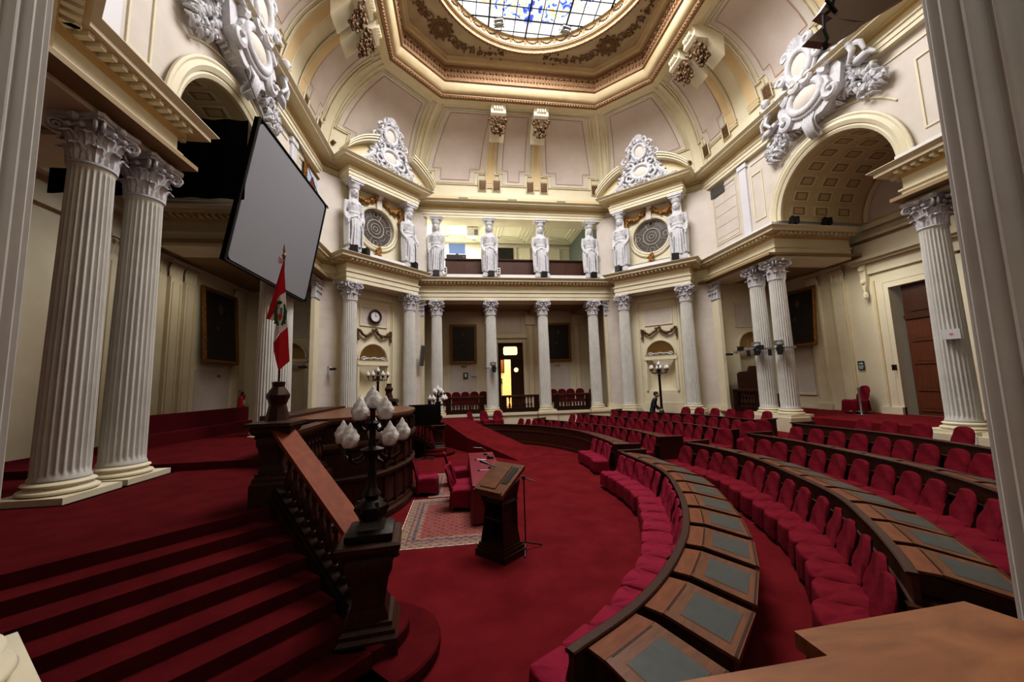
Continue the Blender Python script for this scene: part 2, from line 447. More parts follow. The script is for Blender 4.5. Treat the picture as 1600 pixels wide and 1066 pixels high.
# plain drum band under the cove with small vents
mb = MB(); O2 = OUT[::-1]
mb.sweep(O2, [(-.3,ZU1-.1),(.0,ZU1-.1),(.0,ZU1+.22),(.07,ZU1+.24),(.07,ZU1+.5),(0,ZC0+.02),(-.3,ZC0+.02)][::1], closed=True, mi=0)
for x in (-3.0, -.1, 2.9): mb.box(x-.27, x+.27, 21.05, 21.2, ZU1+.3, ZU1+.4, 1)
ca = sum((O2[i][0]*O2[(i+1)%8][1]-O2[(i+1)%8][0]*O2[i][1]) for i in range(8))
struct(mb.build('trim_8', [BANDC, VENTGREY]), 'plain ochre band at the foot of the dome')

# --- consoles with gilt pendants (one thing each)
def console(side, s, label):
    i, j = (side-1) % 8, side % 8
    e = (Vector(OUT[j])-Vector(OUT[i])).normalized()
    p = Vector(cove(side, s, .80)); c = Vector((0, YC))
    n = Vector((e.y, -e.x)); 
    if (c-p.xy).dot(n) < 0: n = -n
    rz = math.atan2(n.x, -n.y)
    r = root('ceiling_console', TM((p.x, p.y, p.z), rz, 1.3))
    mb = MB()
    pr = [(-.0,.42),(-.95,.42),(-.95,.34),(-.72,.3),(-.8,.12),(-.62,-.1),(-.66,-.3),(-.55,-.36),(-.2,-.36),(.35,-.9),(.4,.42)]
    vs = [(-.3, a, b) for a, b in pr]+[(.3, a, b) for a, b in pr]; k = len(pr)
    mb.add(vs, [tuple(range(k)), tuple(range(2*k-1,k-1,-1))]+[(q, k+q, k+(q+1) % k, (q+1) % k) for q in range(k)])
    mb.box(-.38,.38,-1.02,.3,.4,.48)
    for x in (-.15,-.05,.05,.15): mb.box(x-.03,x+.03,-.74,-.6,-.05,-.2+.02, 0)
    mb.build('bracket', [CREAM], r)
    mb = MB(); rnd = random.Random(side*10+int(s*10))
    for q in range(70):
        a = rnd.random(); w = .38*(1-.45*a); r_ = rnd.uniform(.03,.06)
        mb.ball((rnd.uniform(-w, w), -.45-.12*rnd.random()+.38*a, -.38-.5*a), (r_*rnd.uniform(.7,1.6), r_, r_*rnd.uniform(1,1.8)), 6, 4)
    mb.build('leaf_pendant', BRONZE, r, smooth=60)
    tag(r, label, 'bracket', 'consoles under the dome rim')
    return r
for s, w in ((.375,'left'),(.625,'right')): console(0, s, 'cream scroll bracket with leaf pendant, %s one above the statue gallery' % w)
for side, nm in ((2,'right'),(6,'left')):
    for s, w in ((.215,'farther'),(.333,'nearer')): console(side, s if side == 2 else 1-s, 'cream scroll bracket with leaf pendant, %s one high on the %s vault' % (w, nm))
# --- ring: gilt bead, cream cavetto, gilt frieze, octagonal ceiling, circular cornice, glass
rng = INN[::-1]
mb = MB()
def R(prof, mi, mis=None): mb.sweep(rng, prof, mi=mi, closed=True, mis=mis)
R([(-.35,17.35),(0.0,17.35),(.0,17.5),(-.35,17.6)], 0)
R([(.0,17.4),(.1,17.36),(.2,17.42),(.22,17.55),(.0,17.6)], 1)
R([(.2,17.5),(.28,17.5),(.4,17.6),(.5,17.8),(.52,17.95),(.1,18.0)], 2)
R([(.5,17.9),(.6,17.9),(.62,17.98),(.56,18.0),(.56,18.62),(.62,18.66),(.62,18.74),(.5,18.75)], 3)
R([(.6,18.72),(.75,18.72),(.8,18.82),(.9,18.82),(.92,18.95),(.6,18.95)], 2)
for a, b in zip(rng, rng[1:]+rng[:1]):      # leaf-and-egg beads, greek key hints
    a = Vector(a); b = Vector(b); L = (b-a).length; t = (b-a)/L; n = Vector((-t.y, t.x)); k = int(L/.14)
    for i in range(k):
        c = a+t*(L*(i+.5)/k)
        mb.ball((c.x+n.x*.14, c.y+n.y*.14, 17.38), (.06,.06,.05), 5, 3, 1)
    k = int(L/.16)
    for i in range(k):
        c = a+t*(L*(i+.5)/k)+n*.585
        mb.ball((c.x, c.y, 18.2), (.055,.055,.09), 6, 4, 1); mb.ball((c.x, c.y, 18.45), (.06,.06,.06), 6, 4, 4 if i % 2 else 1)
struct(mb.build('trim_9', [CREAMD, GOLDL, TANRING, GOLDL, BRONZE], smooth=40), 'stepped gilt and cream octagonal ring at the dome opening')
# flat octagon with round hole
ZR = 18.95; RC = 4.68
mb = MB(); n = 96
def octr(a):
    best = 1e9; d = Vector((math.cos(a), math.sin(a)))
    for p, q in zip(INN, INN[1:]+INN[:1]):
        p = Vector((p[0], p[1]-YC)); q = Vector((q[0], q[1]-YC)); e = q-p; den = d.x*e.y-d.y*e.x
        if abs(den) < 1e-9: continue
        t = (p.x*e.y-p.y*e.x)/den; u = (p.x*d.y-p.y*d.x)/den
        if t > 0 and -1e-6 <= u <= 1+1e-6: best = min(best, t)
    return best-.7
I = [(RC*math.cos(2*PI*i/n), YC+RC*math.sin(2*PI*i/n)) for i in range(n)]
O = [(octr(2*PI*i/n)*math.cos(2*PI*i/n), YC+octr(2*PI*i/n)*math.sin(2*PI*i/n)) for i in range(n)]
mb.add([(p[0],p[1],ZR) for p in I]+[(p[0],p[1],ZR) for p in O], [(i, n+i, n+(i+1) % n, (i+1) % n) for i in range(n)])
struct(mb.build('ceiling.008', TANC))
# painted scrollwork at the eight corners
for k, (ang, rr) in enumerate([(math.radians(a), 5.62) for a in (45,135,225,315)]):
    mb = MB(); cx, cy = rr*math.cos(ang), YC+rr*math.sin(ang); z = ZR-.03
    ux, uy = -math.sin(ang), math.cos(ang); vx, vy = math.cos(ang), math.sin(ang)
    def W(a, b): return (cx+ux*a+vx*b, cy+uy*a+vy*b, z)
    for r_, w_ in ((.42,.06),(.3,.05),(.16,.06)): mb.tube([W(r_*math.cos(t*PI/12), r_*math.sin(t*PI/12)) for t in range(24)], w_, 4, closed=True)
    for q in range(10): 
        t = q*PI/5; mb.ball(W(.52*math.cos(t), .52*math.sin(t)), .08, 5, 3)
    for sg in (-1, 1):
        for j in range(7):
            x0 = .7+j*.33; r0 = .25-.025*j; y0 = -.02-.035*j*j
            pts = [W(sg*(x0+r0*(1-t/16)*math.cos(t*.6+j)), y0+(r0*(1-t/16))*math.sin(t*.6+j)*(1 if j % 2 else -1)) for t in range(14)]
            mb.tube(pts, .035, 4)
            for q in range(5): mb.ball(W(sg*(x0-.2+.12*q), y0+.2*math.sin(q*2.1+j)), .05, 5, 3)
    struct(mb.build('trim_%d' % (10+k), TAND, smooth=60), 'brown painted scroll ornament on the ring ceiling')
mb = MB()
mb.lathe([(RC+.12,ZR-.01),(RC+.1,ZR-.14),(RC-.02,ZR-.16),(RC-.06,ZR-.04),(RC-.16,ZR-.02)], 96, (0,YC,0), 1, cap=False)
mb.lathe([(RC-.1,ZR-.04),(RC-.12,ZR+.04),(RC-.18,ZR+.06),(RC-.18,ZR+.42)], 96, (0,YC,0), 0, cap=False)
mb.lathe([(RC-.18,ZR+.4),(RC-.26,ZR+.43),(RC-.24,ZR+.5)], 96, (0,YC,0), 0, cap=False)
for i in range(40):
    a = 2*PI*(i+.5)/40; c = (RC-.22)
    for q in range(7):
        t = a+(q-3)*.018; mb.ball((c*math.cos(t), YC+c*math.sin(t), ZR+.28-.1*(1-((q-3)/3)**2)), .045, 5, 3, 2)
    a2 = 2*PI*i/40
    for q in (-1,0,1): mb.ball((c*math.cos(a2+q*.012), YC+c*math.sin(a2+q*.012), ZR+.24), (.03,.03,.16), 4, 3, 1)
for i in range(150):
    a = 2*PI*i/150; mb.ball(((RC+.04)*math.cos(a), YC+(RC+.04)*math.sin(a), ZR-.16), .05, 5, 3, 2)
struct(mb.build('trim_14', [TANRING, GOLDL, BRONZE], smooth=50), 'circular gilt moulding round the stained glass')

# stained glass (window_1)
def glass_mat():
    m = bpy.data.materials.new('stained glass'); m.use_nodes = True; nt = m.node_tree; N = nt.nodes; L = nt.links
    b = N['Principled BSDF']; b.inputs['Base Color'].default_value = (.02,.02,.02,1); b.inputs['Roughness'].default_value = .3
    tc = N.new('ShaderNodeTexCoord')
    v = N.new('ShaderNodeTexVoronoi'); v.inputs['Scale'].default_value = 4.2; L.new(tc.outputs['Object'], v.inputs['Vector'])
    nz = N.new('ShaderNodeTexNoise'); nz.inputs['Scale'].default_value = 1.6; nz.inputs['Detail'].default_value = 5; nz.inputs['Distortion'].default_value = 2.5
    L.new(tc.outputs['Object'], nz.inputs['Vector'])
    r = N.new('ShaderNodeValToRGB'); e = r.color_ramp.elements; r.color_ramp.interpolation = 'CONSTANT'
    e[0].position = 0; e[0].color = (.05,.1,.75,1)
    for p, c in ((.40,(.2,.35,.95,1)),(.44,(.95,.95,1,1)),(.52,(1,.55,.12,1)),(.555,(1,.95,.8,1)),(.6,(.25,.4,.95,1)),(.63,(1,.97,.95,1))):
        q = e.new(p); q.color = c
    e[-1].color = (1,1,1,1)
    L.new(nz.outputs['Fac'], r.inputs[0])
    mx = N.new('ShaderNodeMix'); mx.data_type = 'RGBA'
    # distance from centre: plain white rim
    sep = N.new('ShaderNodeVectorMath'); sep.operation = 'LENGTH'; L.new(tc.outputs['Object'], sep.inputs[0])
    mr = N.new('ShaderNodeMapRange'); mr.inputs['From Min'].default_value = 3.6; mr.inputs['From Max'].default_value = 3.9
    L.new(sep.outputs['Value'], mr.inputs['Value']); L.new(mr.outputs[0], mx.inputs['Factor'])
    L.new(r.outputs[0], mx.inputs['A']); mx.inputs['B'].default_value = (1,1,1,1)
    L.new(mx.outputs['Result'], b.inputs['Emission Color']); b.inputs['Emission Strength'].default_value = GLASS_E
    return m
GLASS_E = 1.25
w1 = root('window_1', TM((0, YC, ZR+.47))); struct(w1, 'round stained glass skylight')
mb = MB(); n = 64
mb.add([(4.48*math.cos(2*PI*i/n), 4.48*math.sin(2*PI*i/n), 0) for i in range(n)], [tuple(range(n-1,-1,-1))]); mb.build('pane', glass_mat(), w1)
mb = MB()
for i in range(-7, 8):
    x = i*.6; h = math.sqrt(max(0, 4.45**2-x*x)); w_ = .035 if i % 3 == 0 else .016
    mb.box(x-w_, x+w_, -h, h, -.05, -.01); mb.box(-h, h, x-w_*.7, x+w_*.7, -.045, -.01)
mb.build('window_bars', BLACK, w1)

# --- columns
RB, RT = .33, .285
def shaft_mesh(name, H=5.2, rb=RB, rt=RT, nf=24, per=8, a0=0., a1=2*PI, m=STONEW):
    mb = MB(); N_ = nf*per; rows = []
    zs = [0, .02, .06, .09, .13, .16]+[H*k/8 for k in range(1, 8)]+[H-.16, H-.12, H-.09, H-.05, H]
    vs = []
    for z in zs:
        k = z/H; r = rb+(rt-rb)*(k**1.4)
        d = .11*r; e = min(z, H-z)
        f = 0 if e < .07 else (1 if e > .15 else (e-.07)/.08)
        rr = r*(1.06 if e < .03 else 1)
        for i in range(N_):
            a = 2*PI*i/N_; ph = (i % per)/per
            g = 0 if ph < .2 else math.sin((ph-.2)/.8*PI)
            vs.append(((rr-d*g*f)*math.cos(a), (rr-d*g*f)*math.sin(a), z))
    fs = []
    for j in range(len(zs)-1):
        for i in range(N_):
            i2 = (i+1) % N_; fs.append((j*N_+i, j*N_+i2, (j+1)*N_+i2, (j+1)*N_+i))
    mb.add(vs, fs); return mb.mesh(name, m, smooth=28)
def leaf(mb, ang, r0, z0, h, w, curl, mi=0, nu=5, nv=8):
    ca, sa = math.cos(ang), math.sin(ang)
    def f(u, v):
        x = (u-.5)*2
        ww = w*(.75+.35*math.sin(v*PI*.9))*(1+.12*math.sin(v*18))*(1-.75*max(0, v-.8)/.2)
        rad = r0+.04+.02*v+curl*max(0, v-.55)**1.5*2.2-.035*abs(x)
        z = z0+h*min(v, .9)-h*.9*max(0, v-.86)*1.6
        rad += .012*math.cos(x*9)
        t = x*ww/2
        return (ca*rad-sa*t, sa*rad+ca*t, z)
    mb.grid(f, nu+2, nv, mi)
def volute(mb, ang, r0, z, size, mi=0):
    ca, sa = math.cos(ang), math.sin(ang)
    for sgn in (-1, 1):
        pts = []; rad = []
        for k in range(22):
            t = k/21; a = PI*.9-t*PI*3.2; q = size*(1-.82*t)
            u = r0+q*math.cos(a); zz = z+q*math.sin(a)
            tw = sgn*(.055-.02*t)
            pts.append((ca*u-sa*tw, sa*u+ca*tw, zz)); rad.append(.03*(1-.3*t))
        pts = [((r0-.2)*ca-sa*sgn*.12, (r0-.2)*sa+ca*sgn*.12, z-.3)]+pts; rad = [.025]+rad
        mb.tube(pts, rad, 5, mi)
def capital_mesh(name, half=False):
    mb = MB(); H = .9
    mb.lathe([(.285,0),(.32,.01),(.32,.05),(.285,.06),(.28,.3),(.29,.6),(.34,.76),(.36,.78)], 24)
    for i in range(8): leaf(mb, i*PI/4, .27, .06, .34, .24, .16)
    for i in range(8): leaf(mb, (i+.5)*PI/4, .27, .22, .42, .24, .2)
    for i in range(8): leaf(mb, i*PI/4, .28, .42, .3, .14, .1)
    for i in range(4): volute(mb, PI/4+i*PI/2, .46, .66, .11)
    for i in range(4):
        a = i*PI/2
        for sg in (-1, 1):
            c = (math.cos(a)*.37-math.sin(a)*sg*.1, math.sin(a)*.37+math.cos(a)*sg*.1, .66); mb.ball(c, .055, 6, 4)
        mb.ball((.4*math.cos(a), .4*math.sin(a), .8), (.08,.08,.08), 6, 4)
    # concave-sided abacus
    def ab(z0, z1, k):
        P = []
        for q in range(4):
            a0 = q*PI/2+PI/4
            A = Vector((math.cos(a0), math.sin(a0)))*.62*k; B = Vector((math.cos(a0+PI/2), math.sin(a0+PI/2)))*.62*k
            for t in range(8):
                s = .06+.88*t/7; p = A.lerp(B, s); p = p*(1-.16*math.sin(PI*s)); P.append((p.x, p.y))
        mb.prism(P, z0, z1)
    ab(.77, .82, .94); ab(.82, .9, 1.)
    return mb.mesh(name, STUCCO, smooth=45)
def base_meshes():
    mb = MB()
    mb.lathe([(.40,.0),(.44,.03),(.455,.065),(.44,.1),(.40,.12),(.385,.13),(.37,.16),(.385,.19),(.395,.2),(.41,.225),(.40,.25),(.37,.265),(.345,.285),(.34,.31)], 40, (0,0,0))
    t = mb.mesh('column_base', CREAM, smooth=50)
    mb = MB(); mb.box(-.5,.5,-.5,.5,0,.1); return t, mb.mesh('plinth', CREAM)
ME_SH = shaft_mesh('shaft'); ME_CAP = capital_mesh('capital'); ME_BASE, ME_PL = base_meshes()
def column(x, y, label, rz=0., z=ZG):
    r = root('fluted_column', TM((x, y, z), rz))
    mobj('plinth', ME_PL, r, TM((0,0,-.1))) if False else mobj('plinth', ME_PL, r, TM((0,0,0)))
    mobj('column_base', ME_BASE, r, TM((0,0,.1*.999)) @ Matrix.Diagonal((1,1,.68,1)))
    mobj('shaft', ME_SH, r, TM((0,0,.31)))
    c = mobj('capital', ME_CAP, r, TM((0,0,5.5)) @ Matrix.Diagonal((1,1,.95,1)))
    return tag(r, label, 'column', kind='thing')
CB = 'pale fluted column with leafy capital, '
for i, u in enumerate((-4.575,-1.525,1.525,4.575)):
    column(u, 21.25, CB+['leftmost of four under the caryatid gallery','second from left under the gallery, camera bracket on it','third from left under the caryatid gallery','rightmost of four under the caryatid gallery'][i])
def dpt(t, off, sg=1):      # along the diagonal pier (right), off>0 away from the hall
    s = math.sqrt(.5); return (sg*(7.025+s*t+s*off), 18.625-s*t+s*off)
for t, a in ((-1.63,'inner'),(1.63,'outer')):
    for sg, b in ((-1,'left'),(1,'right')):
        x, y = dpt(t, 0, sg); column(x, y, CB+{('inner',-1):'right of the clock niche',('outer',-1):'left of the clock niche',
            ('inner',1):'left of the right-hand lamp niche',('outer',1):'right of the right-hand lamp niche'}[(a, sg)], rz=sg*DIAGR)
column(9.65,14.51, CB+'left one of the pair by the right arch'); column(9.65,13.46, CB+'right one of the pair by the right arch')
column(9.65,8.25, CB+'white box fixed on it, near the brown double door')
column(9.65,7.14, CB+'behind the column with the white box')
column(-9.65,13.46, CB+'behind the red and white flag'); column(-9.65,14.51, CB+'hidden just beyond the flag column')
column(-9.65,8.25, CB+'second of the near pair at the left landing'); column(-9.65,7.14, CB+'largest of the near pair at the left landing')
FL = column(-6.09,2.33, 'grey-white fluted column close to the viewer at the left edge', rz=math.radians(50))
FL.children[0].scale = (.8,.8,1)
FR_ = column(-1.185,.9, 'dim grey fluted column close to the viewer at the right edge', rz=0)
# pilasters
def pilaster(x, y, rz, label, w=.5, z=ZG):
    r = root('fluted_pilaster', TM((x, y, z), rz))
    mb = MB(); H = 5.2; pts = [(-w/2, .1), (-w/2, -.06)]
    nf = 6
    for i in range(nf):
        a = -w/2+.03+(w-.06)*i/nf; b = a+(w-.06)/nf
        for q in range(6): 
            s = q/5; pts.append((a+.01+(b-a-.02)*s, -.06+.045*math.sin(PI*s)))
    pts += [(w/2, -.06), (w/2, .1)]
    mb.prism(pts, .31, .31+H); mb.build('shaft', CREAM, r)
    mb = MB(); mb.box(-w/2-.07,w/2+.07,-.14,.1,0,.1); mb.box(-w/2-.05,w/2+.05,-.12,.1,.1,.2); mb.box(-w/2-.02,w/2+.02,-.09,.1,.2,.31); mb.build('pilaster_base', CREAM, r)
    mb = MB(); mb.box(-w/2-.02,w/2+.02,-.09,.1,5.5,5.55); mb.box(-w/2,w/2,-.07,.1,5.55,6.25)
    for row, (z0, h, n_, off) in enumerate(((5.56,.32,3,0),(5.72,.4,4,.5))):
        for i in range(n_):
            xx = -w/2+w*(i+.5)/n_
            sub = MB(); leaf(sub, -PI/2, .04, z0, h, w/n_*1.0, .16)
            mb.merge(sub, Matrix.Translation((xx, 0, 0)))
    for sg in (-1, 1):
        mb.tube([(sg*(w/2+.06+.07*math.cos(t*.55))-sg*.07*t/14, -.12, 6.1+.08*(1-t/14)*math.sin(t*.55)) for t in range(13)], .025, 5)
    mb.ball((0,-.13,6.2),.06,6,4)
    mb.box(-w/2-.1,w/2+.1,-.17,.1,6.25,6.35); mb.build('capital', STUCCO, r, smooth=45)
    return tag(r, label, 'pilaster', kind='thing')
pilaster(5.5,21.2,0,'cream fluted pilaster at right end of the back gallery colonnade'); pilaster(-5.5,21.2,0,'cream fluted pilaster at left end of the back gallery colonnade')
pilaster(9.45,17.0,-PI/2,'cream fluted pilaster on the right wall beside the small niche bay',w=.62); pilaster(-9.45,17.0,PI/2,'cream fluted pilaster on the left wall beside the hanging screen',w=.62)

# --- walls
s2 = math.sqrt(.5)
def diag_wall(sg):
    # flank/bay wall plane, local x along the wall, -y faces hall
    cx, cy = sg*(7.025+s2*.7), 18.625+s2*.7
    M = TM((cx, cy, 0), sg*DIAGR)
    mb = MB(); W = 2.9
    boolish_arch_wall(mb, -W, W, 0, ZE0+.1, 0, .72, ZG+1.0, ZG+2.95, mi=0)     # niche hole
    # niche interior
    def nic(u, v):
        a = PI*u; z = ZG+1.0+1.95*v; return (.72*math.cos(a), .6*math.sin(a), z)
    mb.grid(nic, 17, 3, 1)
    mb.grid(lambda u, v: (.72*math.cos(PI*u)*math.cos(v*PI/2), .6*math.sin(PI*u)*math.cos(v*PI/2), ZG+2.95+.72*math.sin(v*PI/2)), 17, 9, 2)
    mb.add([(-.72,0,ZG+1),(.72,0,ZG+1),(.72,.62,ZG+1),(-.72,.62,ZG+1)], [(0,1,2,3)], 1)
    # pale flanks with coursed stone joints
    for a, b in ((-W,-2.0),(2.0,W)):
        mb.box(a, b, -.03, .02, 0, ZE0, 3)
        z = ZG+.5
        while z < ZE0-.3: mb.box(a, b, -.034, -.02, z, z+.012, 4); z += .42
    # panel frames around the niche
    def fr_(x0, x1, z0, z1, w=.05, d=.05, mi=0):
        for q in ((x0,x1,z0,z0+w),(x0,x1,z1-w,z1),(x0,x0+w,z0+w,z1-w),(x1-w,x1,z0+w,z1-w)): mb.box(q[0],q[1],-d,.01,q[2],q[3],mi)
    fr_(-1.12,1.12,ZG+.25,ZE0-.35,.07,.07); fr_(-1.0,1.0,ZG+.33,ZE0-.45,.03,.04)
    mb.box(-.72,.72,-.02,.01,5.85,6.75,3); fr_(-.75,.75,5.82,6.78,.05,.05)
    # niche moulding: arch rim, shell bracket and ledge
    mb.tube([(.79*math.cos(PI*t/16), -.03, ZG+2.95+.79*math.sin(PI*t/16)) for t in range(17)], .06, 5, 0)
    mb.box(-.86,.86,-.09,.05,ZG+2.72,ZG+2.86,0)
    mb.box(-.83,.83,-.12,.3,ZG+2.66,ZG+2.72,0)
    for s_ in (-1,1):
        mb.tube([(s_*(.5+.14*(1-t/16)*math.cos(t*.5)), -.06, ZG+2.98+.11*(1-t/16)*math.sin(t*.5)) for t in range(15)], .035, 5, 5)
        mb.tube([(s_*.1,-.08,ZG+2.95),(s_*.3,-.08,ZG+3.02),(s_*.6,-.08,ZG+2.92)], .04, 5, 5)
        mb.box(s_*.8-.05,s_*.8+.05,-.08,.02,ZG+1.0,ZG+2.7,0)
    for q in range(7): mb.ball((-.2+.067*q,-.1,ZG+2.98+.05*math.sin(q*PI/6)), .05, 5, 4, 5)
    mb.box(-W,W,-.07,.02,0,ZG+.25,0)
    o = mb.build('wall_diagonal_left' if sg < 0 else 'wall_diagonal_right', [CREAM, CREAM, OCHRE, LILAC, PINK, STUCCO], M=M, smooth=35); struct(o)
    # upper storey with the round window hole
    mb = MB(); z0, z1 = ZE1, ZU0+.1; M2 = TM((sg*(7.025+s2*.5), 18.625+s2*.5, 0), sg*DIAGR)
    boolish_arch_wall(mb, -3.2, 3.2, z0, z1, 0, .98, 0, 10.85, full=True, n=20, t=.2)
    for a, b in ((-3.2,-1.95),(1.95,3.2)): mb.box(a,b,-.03,.02,z0,z1,1)
    for k, (r_, w_) in enumerate(((1.04,.08),(1.17,.07))):
        mb.tube([(r_*math.cos(t*PI/20), -.04, 10.85+r_*math.sin(t*PI/20)) for t in range(40)], w_, 6, 0, closed=True)
    for x0, x1, z0_, z1_ in ((-1.33,1.33,9.4,12.3),):
        for q in ((x0,x1,z0_,z0_+.04),(x0,x0+.04,z0_+.04,z1_),(x1-.04,x1,z0_+.04,z1_)): mb.box(q[0],q[1],-.03,.01,q[2],q[3],0)
    mb.box(-.14,.14,-.22,.02,11.75,12.5,1); mb.box(-.2,.2,-.26,.02,12.25,12.5,2)
    o = mb.build('wall_diagonal_left.001' if sg < 0 else 'wall_diagonal_right.001', [CREAM, LILAC, STUCCO], M=M2, smooth=35); struct(o)
    # round window
    w = root('window_%d' % (2 if sg < 0 else 3), M2 @ Matrix.Translation((0,.15,10.85)) @ Matrix.Scale(1.22,4)); struct(w, 'round leaded window with rose pattern')
    mb = MB(); n = 32; mb.add([(.82*math.cos(2*PI*i/n), 0, .82*math.sin(2*PI*i/n)) for i in range(n)], [tuple(range(n))]); mb.build('pane', DARKG, w)
    mb = MB()
    def ring(r, x, z, w_): mb.tube([(x+r*math.cos(t*PI/10), -.02, z+r*math.sin(t*PI/10)) for t in range(20)], w_, 5, closed=True)
    ring(.76,0,0,.03); ring(.38,0,0,.022); ring(.22,0,0,.015); ring(.1,0,0,.015)
    for i in range(8):
        a = i*PI/4+PI/8; c, s_ = math.cos(a), math.sin(a); mb.tube([(.38*c,-.02,.38*s_),(.76*c,-.02,.76*s_)], .012, 4)
        if i % 2 == 0: ring(.1, .62*math.cos(i*PI/4), .62*math.sin(i*PI/4), .014)
        else: mb.tube([(.52*math.cos(i*PI/4-.3),-.02,.52*math.sin(i*PI/4-.3)),(.56*math.cos(i*PI/4),-.02,.56*math.sin(i*PI/4)),(.52*math.cos(i*PI/4+.3),-.02,.52*math.sin(i*PI/4+.3))], .01, 4)
    mb.build('window_frame', LEAD, w, smooth=60)
diag_wall(1); diag_wall(-1)
# small corner pieces between diagonal piers and neighbours + pedestals
def side_wall(sg):
    """upper storey of the side walls with the great arch; local x runs along the wall"""
    M = TM((sg*9.62, 10.8, 0), -sg*PI/2)    # local x: for sg=+1 world -y..., facing hall
    mb = MB(); x0, x1 = -(17.4-10.8), (17.4-10.8)
    a, b = (-6.7, 6.2)
    if sg < 0: a, b = -6.2, 6.7
    far = -1 if sg > 0 else 1              # local x sign of the far end
    z0, z1 = ZE1+.28, ZU0+.1
    boolish_arch_wall(mb, a, b, z0, z1, 0, 2.1, z0, z0, n=32, mi=0)
    # archivolt
    for r_, w_, d in ((2.12,.1,.03),(2.3,.13,.08),(2.46,.06,.12)):
        mb.tube([(r_*math.cos(PI*t/32), -d, z0+r_*math.sin(PI*t/32)) for t in range(33)], w_, 6, 1)
    mb.tube([(2.85*math.cos(PI*t/32*.62+PI*.1), -.02, z0+2.85*math.sin(PI*t/32*.62+PI*.1)) for t in range(6, 33)], .035, 4, 3)
    # flat panels and white pilaster strip
    def fr_(p, q, c, d, mi=3, w=.05):
        for k in ((p,q,c,c+w),(p,q,d-w,d),(p,p+w,c+w,d-w),(q-w,q,c+w,d-w)): mb.box(k[0],k[1],-.035,.01,k[2],k[3],mi)
    for e in (-1, 1):
        L_ = 6.4
        xs = sorted((e*3.95, e*3.55)); mb.box(xs[0],xs[1],-.09,.01,z0,ZU0-.05,2); 
        xs = sorted((e*4.02, e*3.48)); mb.box(xs[0],xs[1],-.13,.01,ZU0-.25,ZU0-.05,2)
        xs = sorted((e*4.2, e*5.9)); fr_(xs[0],xs[1],z0+.35,ZU0-.25)
        xs = sorted((e*4.28, e*5.82)); fr_(xs[0],xs[1],z0+.43,ZU0-.33,0,.03)
        xs = sorted((e*2.75, e*3.35)); fr_(xs[0],xs[1],z0+.5,ZU0-.8)
        xs = sorted((e*1.3, e*3.35)); mb.box(xs[0],xs[1],-.035,.01,ZU0-.35,ZU0-.3,3)
    for zz in (9.75,10.3,10.85,11.4,11.95):
        for e in (-1,1):
            xs = sorted((e*4.3,e*5.8)); mb.box(xs[0],xs[1],-.012,.0,zz,zz+.015,4)
    o = mb.build('wall_right' if sg > 0 else 'wall_left', [LILAC, CREAM, WHITE, CREAM, PINK], M=M, smooth=35); struct(o)
    # coffered vault behind the arch
    mb = MB(); D = 3.9
    zc = z0
    mb.grid(lambda u, v: (2.1*math.cos(PI*u), .02+D*v, zc+2.1*math.sin(PI*u)), 33, 2, 0)
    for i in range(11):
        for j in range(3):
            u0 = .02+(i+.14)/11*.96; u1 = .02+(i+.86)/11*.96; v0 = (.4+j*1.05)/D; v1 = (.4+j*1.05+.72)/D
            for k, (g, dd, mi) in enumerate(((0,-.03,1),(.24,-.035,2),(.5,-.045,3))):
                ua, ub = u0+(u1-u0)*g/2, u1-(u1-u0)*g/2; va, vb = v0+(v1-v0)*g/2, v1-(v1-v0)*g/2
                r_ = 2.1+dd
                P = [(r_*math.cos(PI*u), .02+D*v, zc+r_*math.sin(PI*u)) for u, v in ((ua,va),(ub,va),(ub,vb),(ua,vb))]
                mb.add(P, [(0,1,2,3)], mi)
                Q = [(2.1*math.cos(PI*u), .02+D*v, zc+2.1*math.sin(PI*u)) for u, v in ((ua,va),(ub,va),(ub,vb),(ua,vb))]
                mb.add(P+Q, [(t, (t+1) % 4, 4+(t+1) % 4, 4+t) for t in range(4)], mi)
    o = mb.build('ceiling.%03d' % (9 if sg > 0 else 10), [CREAMD, CREAM, mat('painted coffer shade', (158,136,98), .7), mat('painted coffer centre shade', (196,178,140), .7)], M=M); struct(o)  # darker coffer colours imitate the shade of stepped recesses
    # gallery rear wall
    M3 = TM((sg*13.55, 10.8, 0), -sg*PI/2); mb = MB()
    if sg > 0:
        mb.box(-6.6,-1.75,0,.2,0,12); mb.box(.6,6.2,0,.2,0,12); mb.box(-1.76,.65,0,.2,6.25,12)
        # reveals of the recessed doorway
        mb.box(-1.77,-1.55,-.085,.5,0,6.2); mb.box(.45,.67,-.085,.5,0,6.2); mb.box(-1.77,.67,-.085,.5,6.2,6.45)
        # door surround
        mb.box(-2.2,-1.72,-.1,.0,ZG,6.42,0); mb.box(.62,1.1,-.1,.0,ZG,6.42,0); mb.box(-2.2,1.1,-.1,0,6.42,6.8,0)
        mb.box(-2.05,-1.98,-.14,.0,ZG+.3,6.6,2); mb.box(-2.7,1.55,-.45,0,7.45,7.58,0); mb.box(-2.6,1.45,-.35,0,7.35,7.45,0); mb.box(-2.45,1.35,-.18,0,6.9,7.35,0)
        mb.box(-2.5,1.35,-.25,0,7.58,8.2,0)
        for x in (-2.25, 1.15): 
            mb.xprism([(x-.13,7.35),(x+.13,7.35),(x+.1,6.6),(x,6.1),(x-.1,6.6)], -.28, 0, 4)
            mb.ball((x,-.24,6.05),(.1,.1,.16),6,4,4); mb.ball((x,-.3,7.15),(.14,.12,.12),6,4,4); mb.ball((x,-.3,6.6),(.1,.1,.1),6,4,4)
        mb.box(-2.3,-1.55,-.2,.0,0,ZG+.28,0); mb.box(.45,1.15,-.2,0,0,ZG+.28,0); mb.box(1.9,2.5,-.1,0,ZG,7.0,0)
        xs = (-3.6, -4.9)
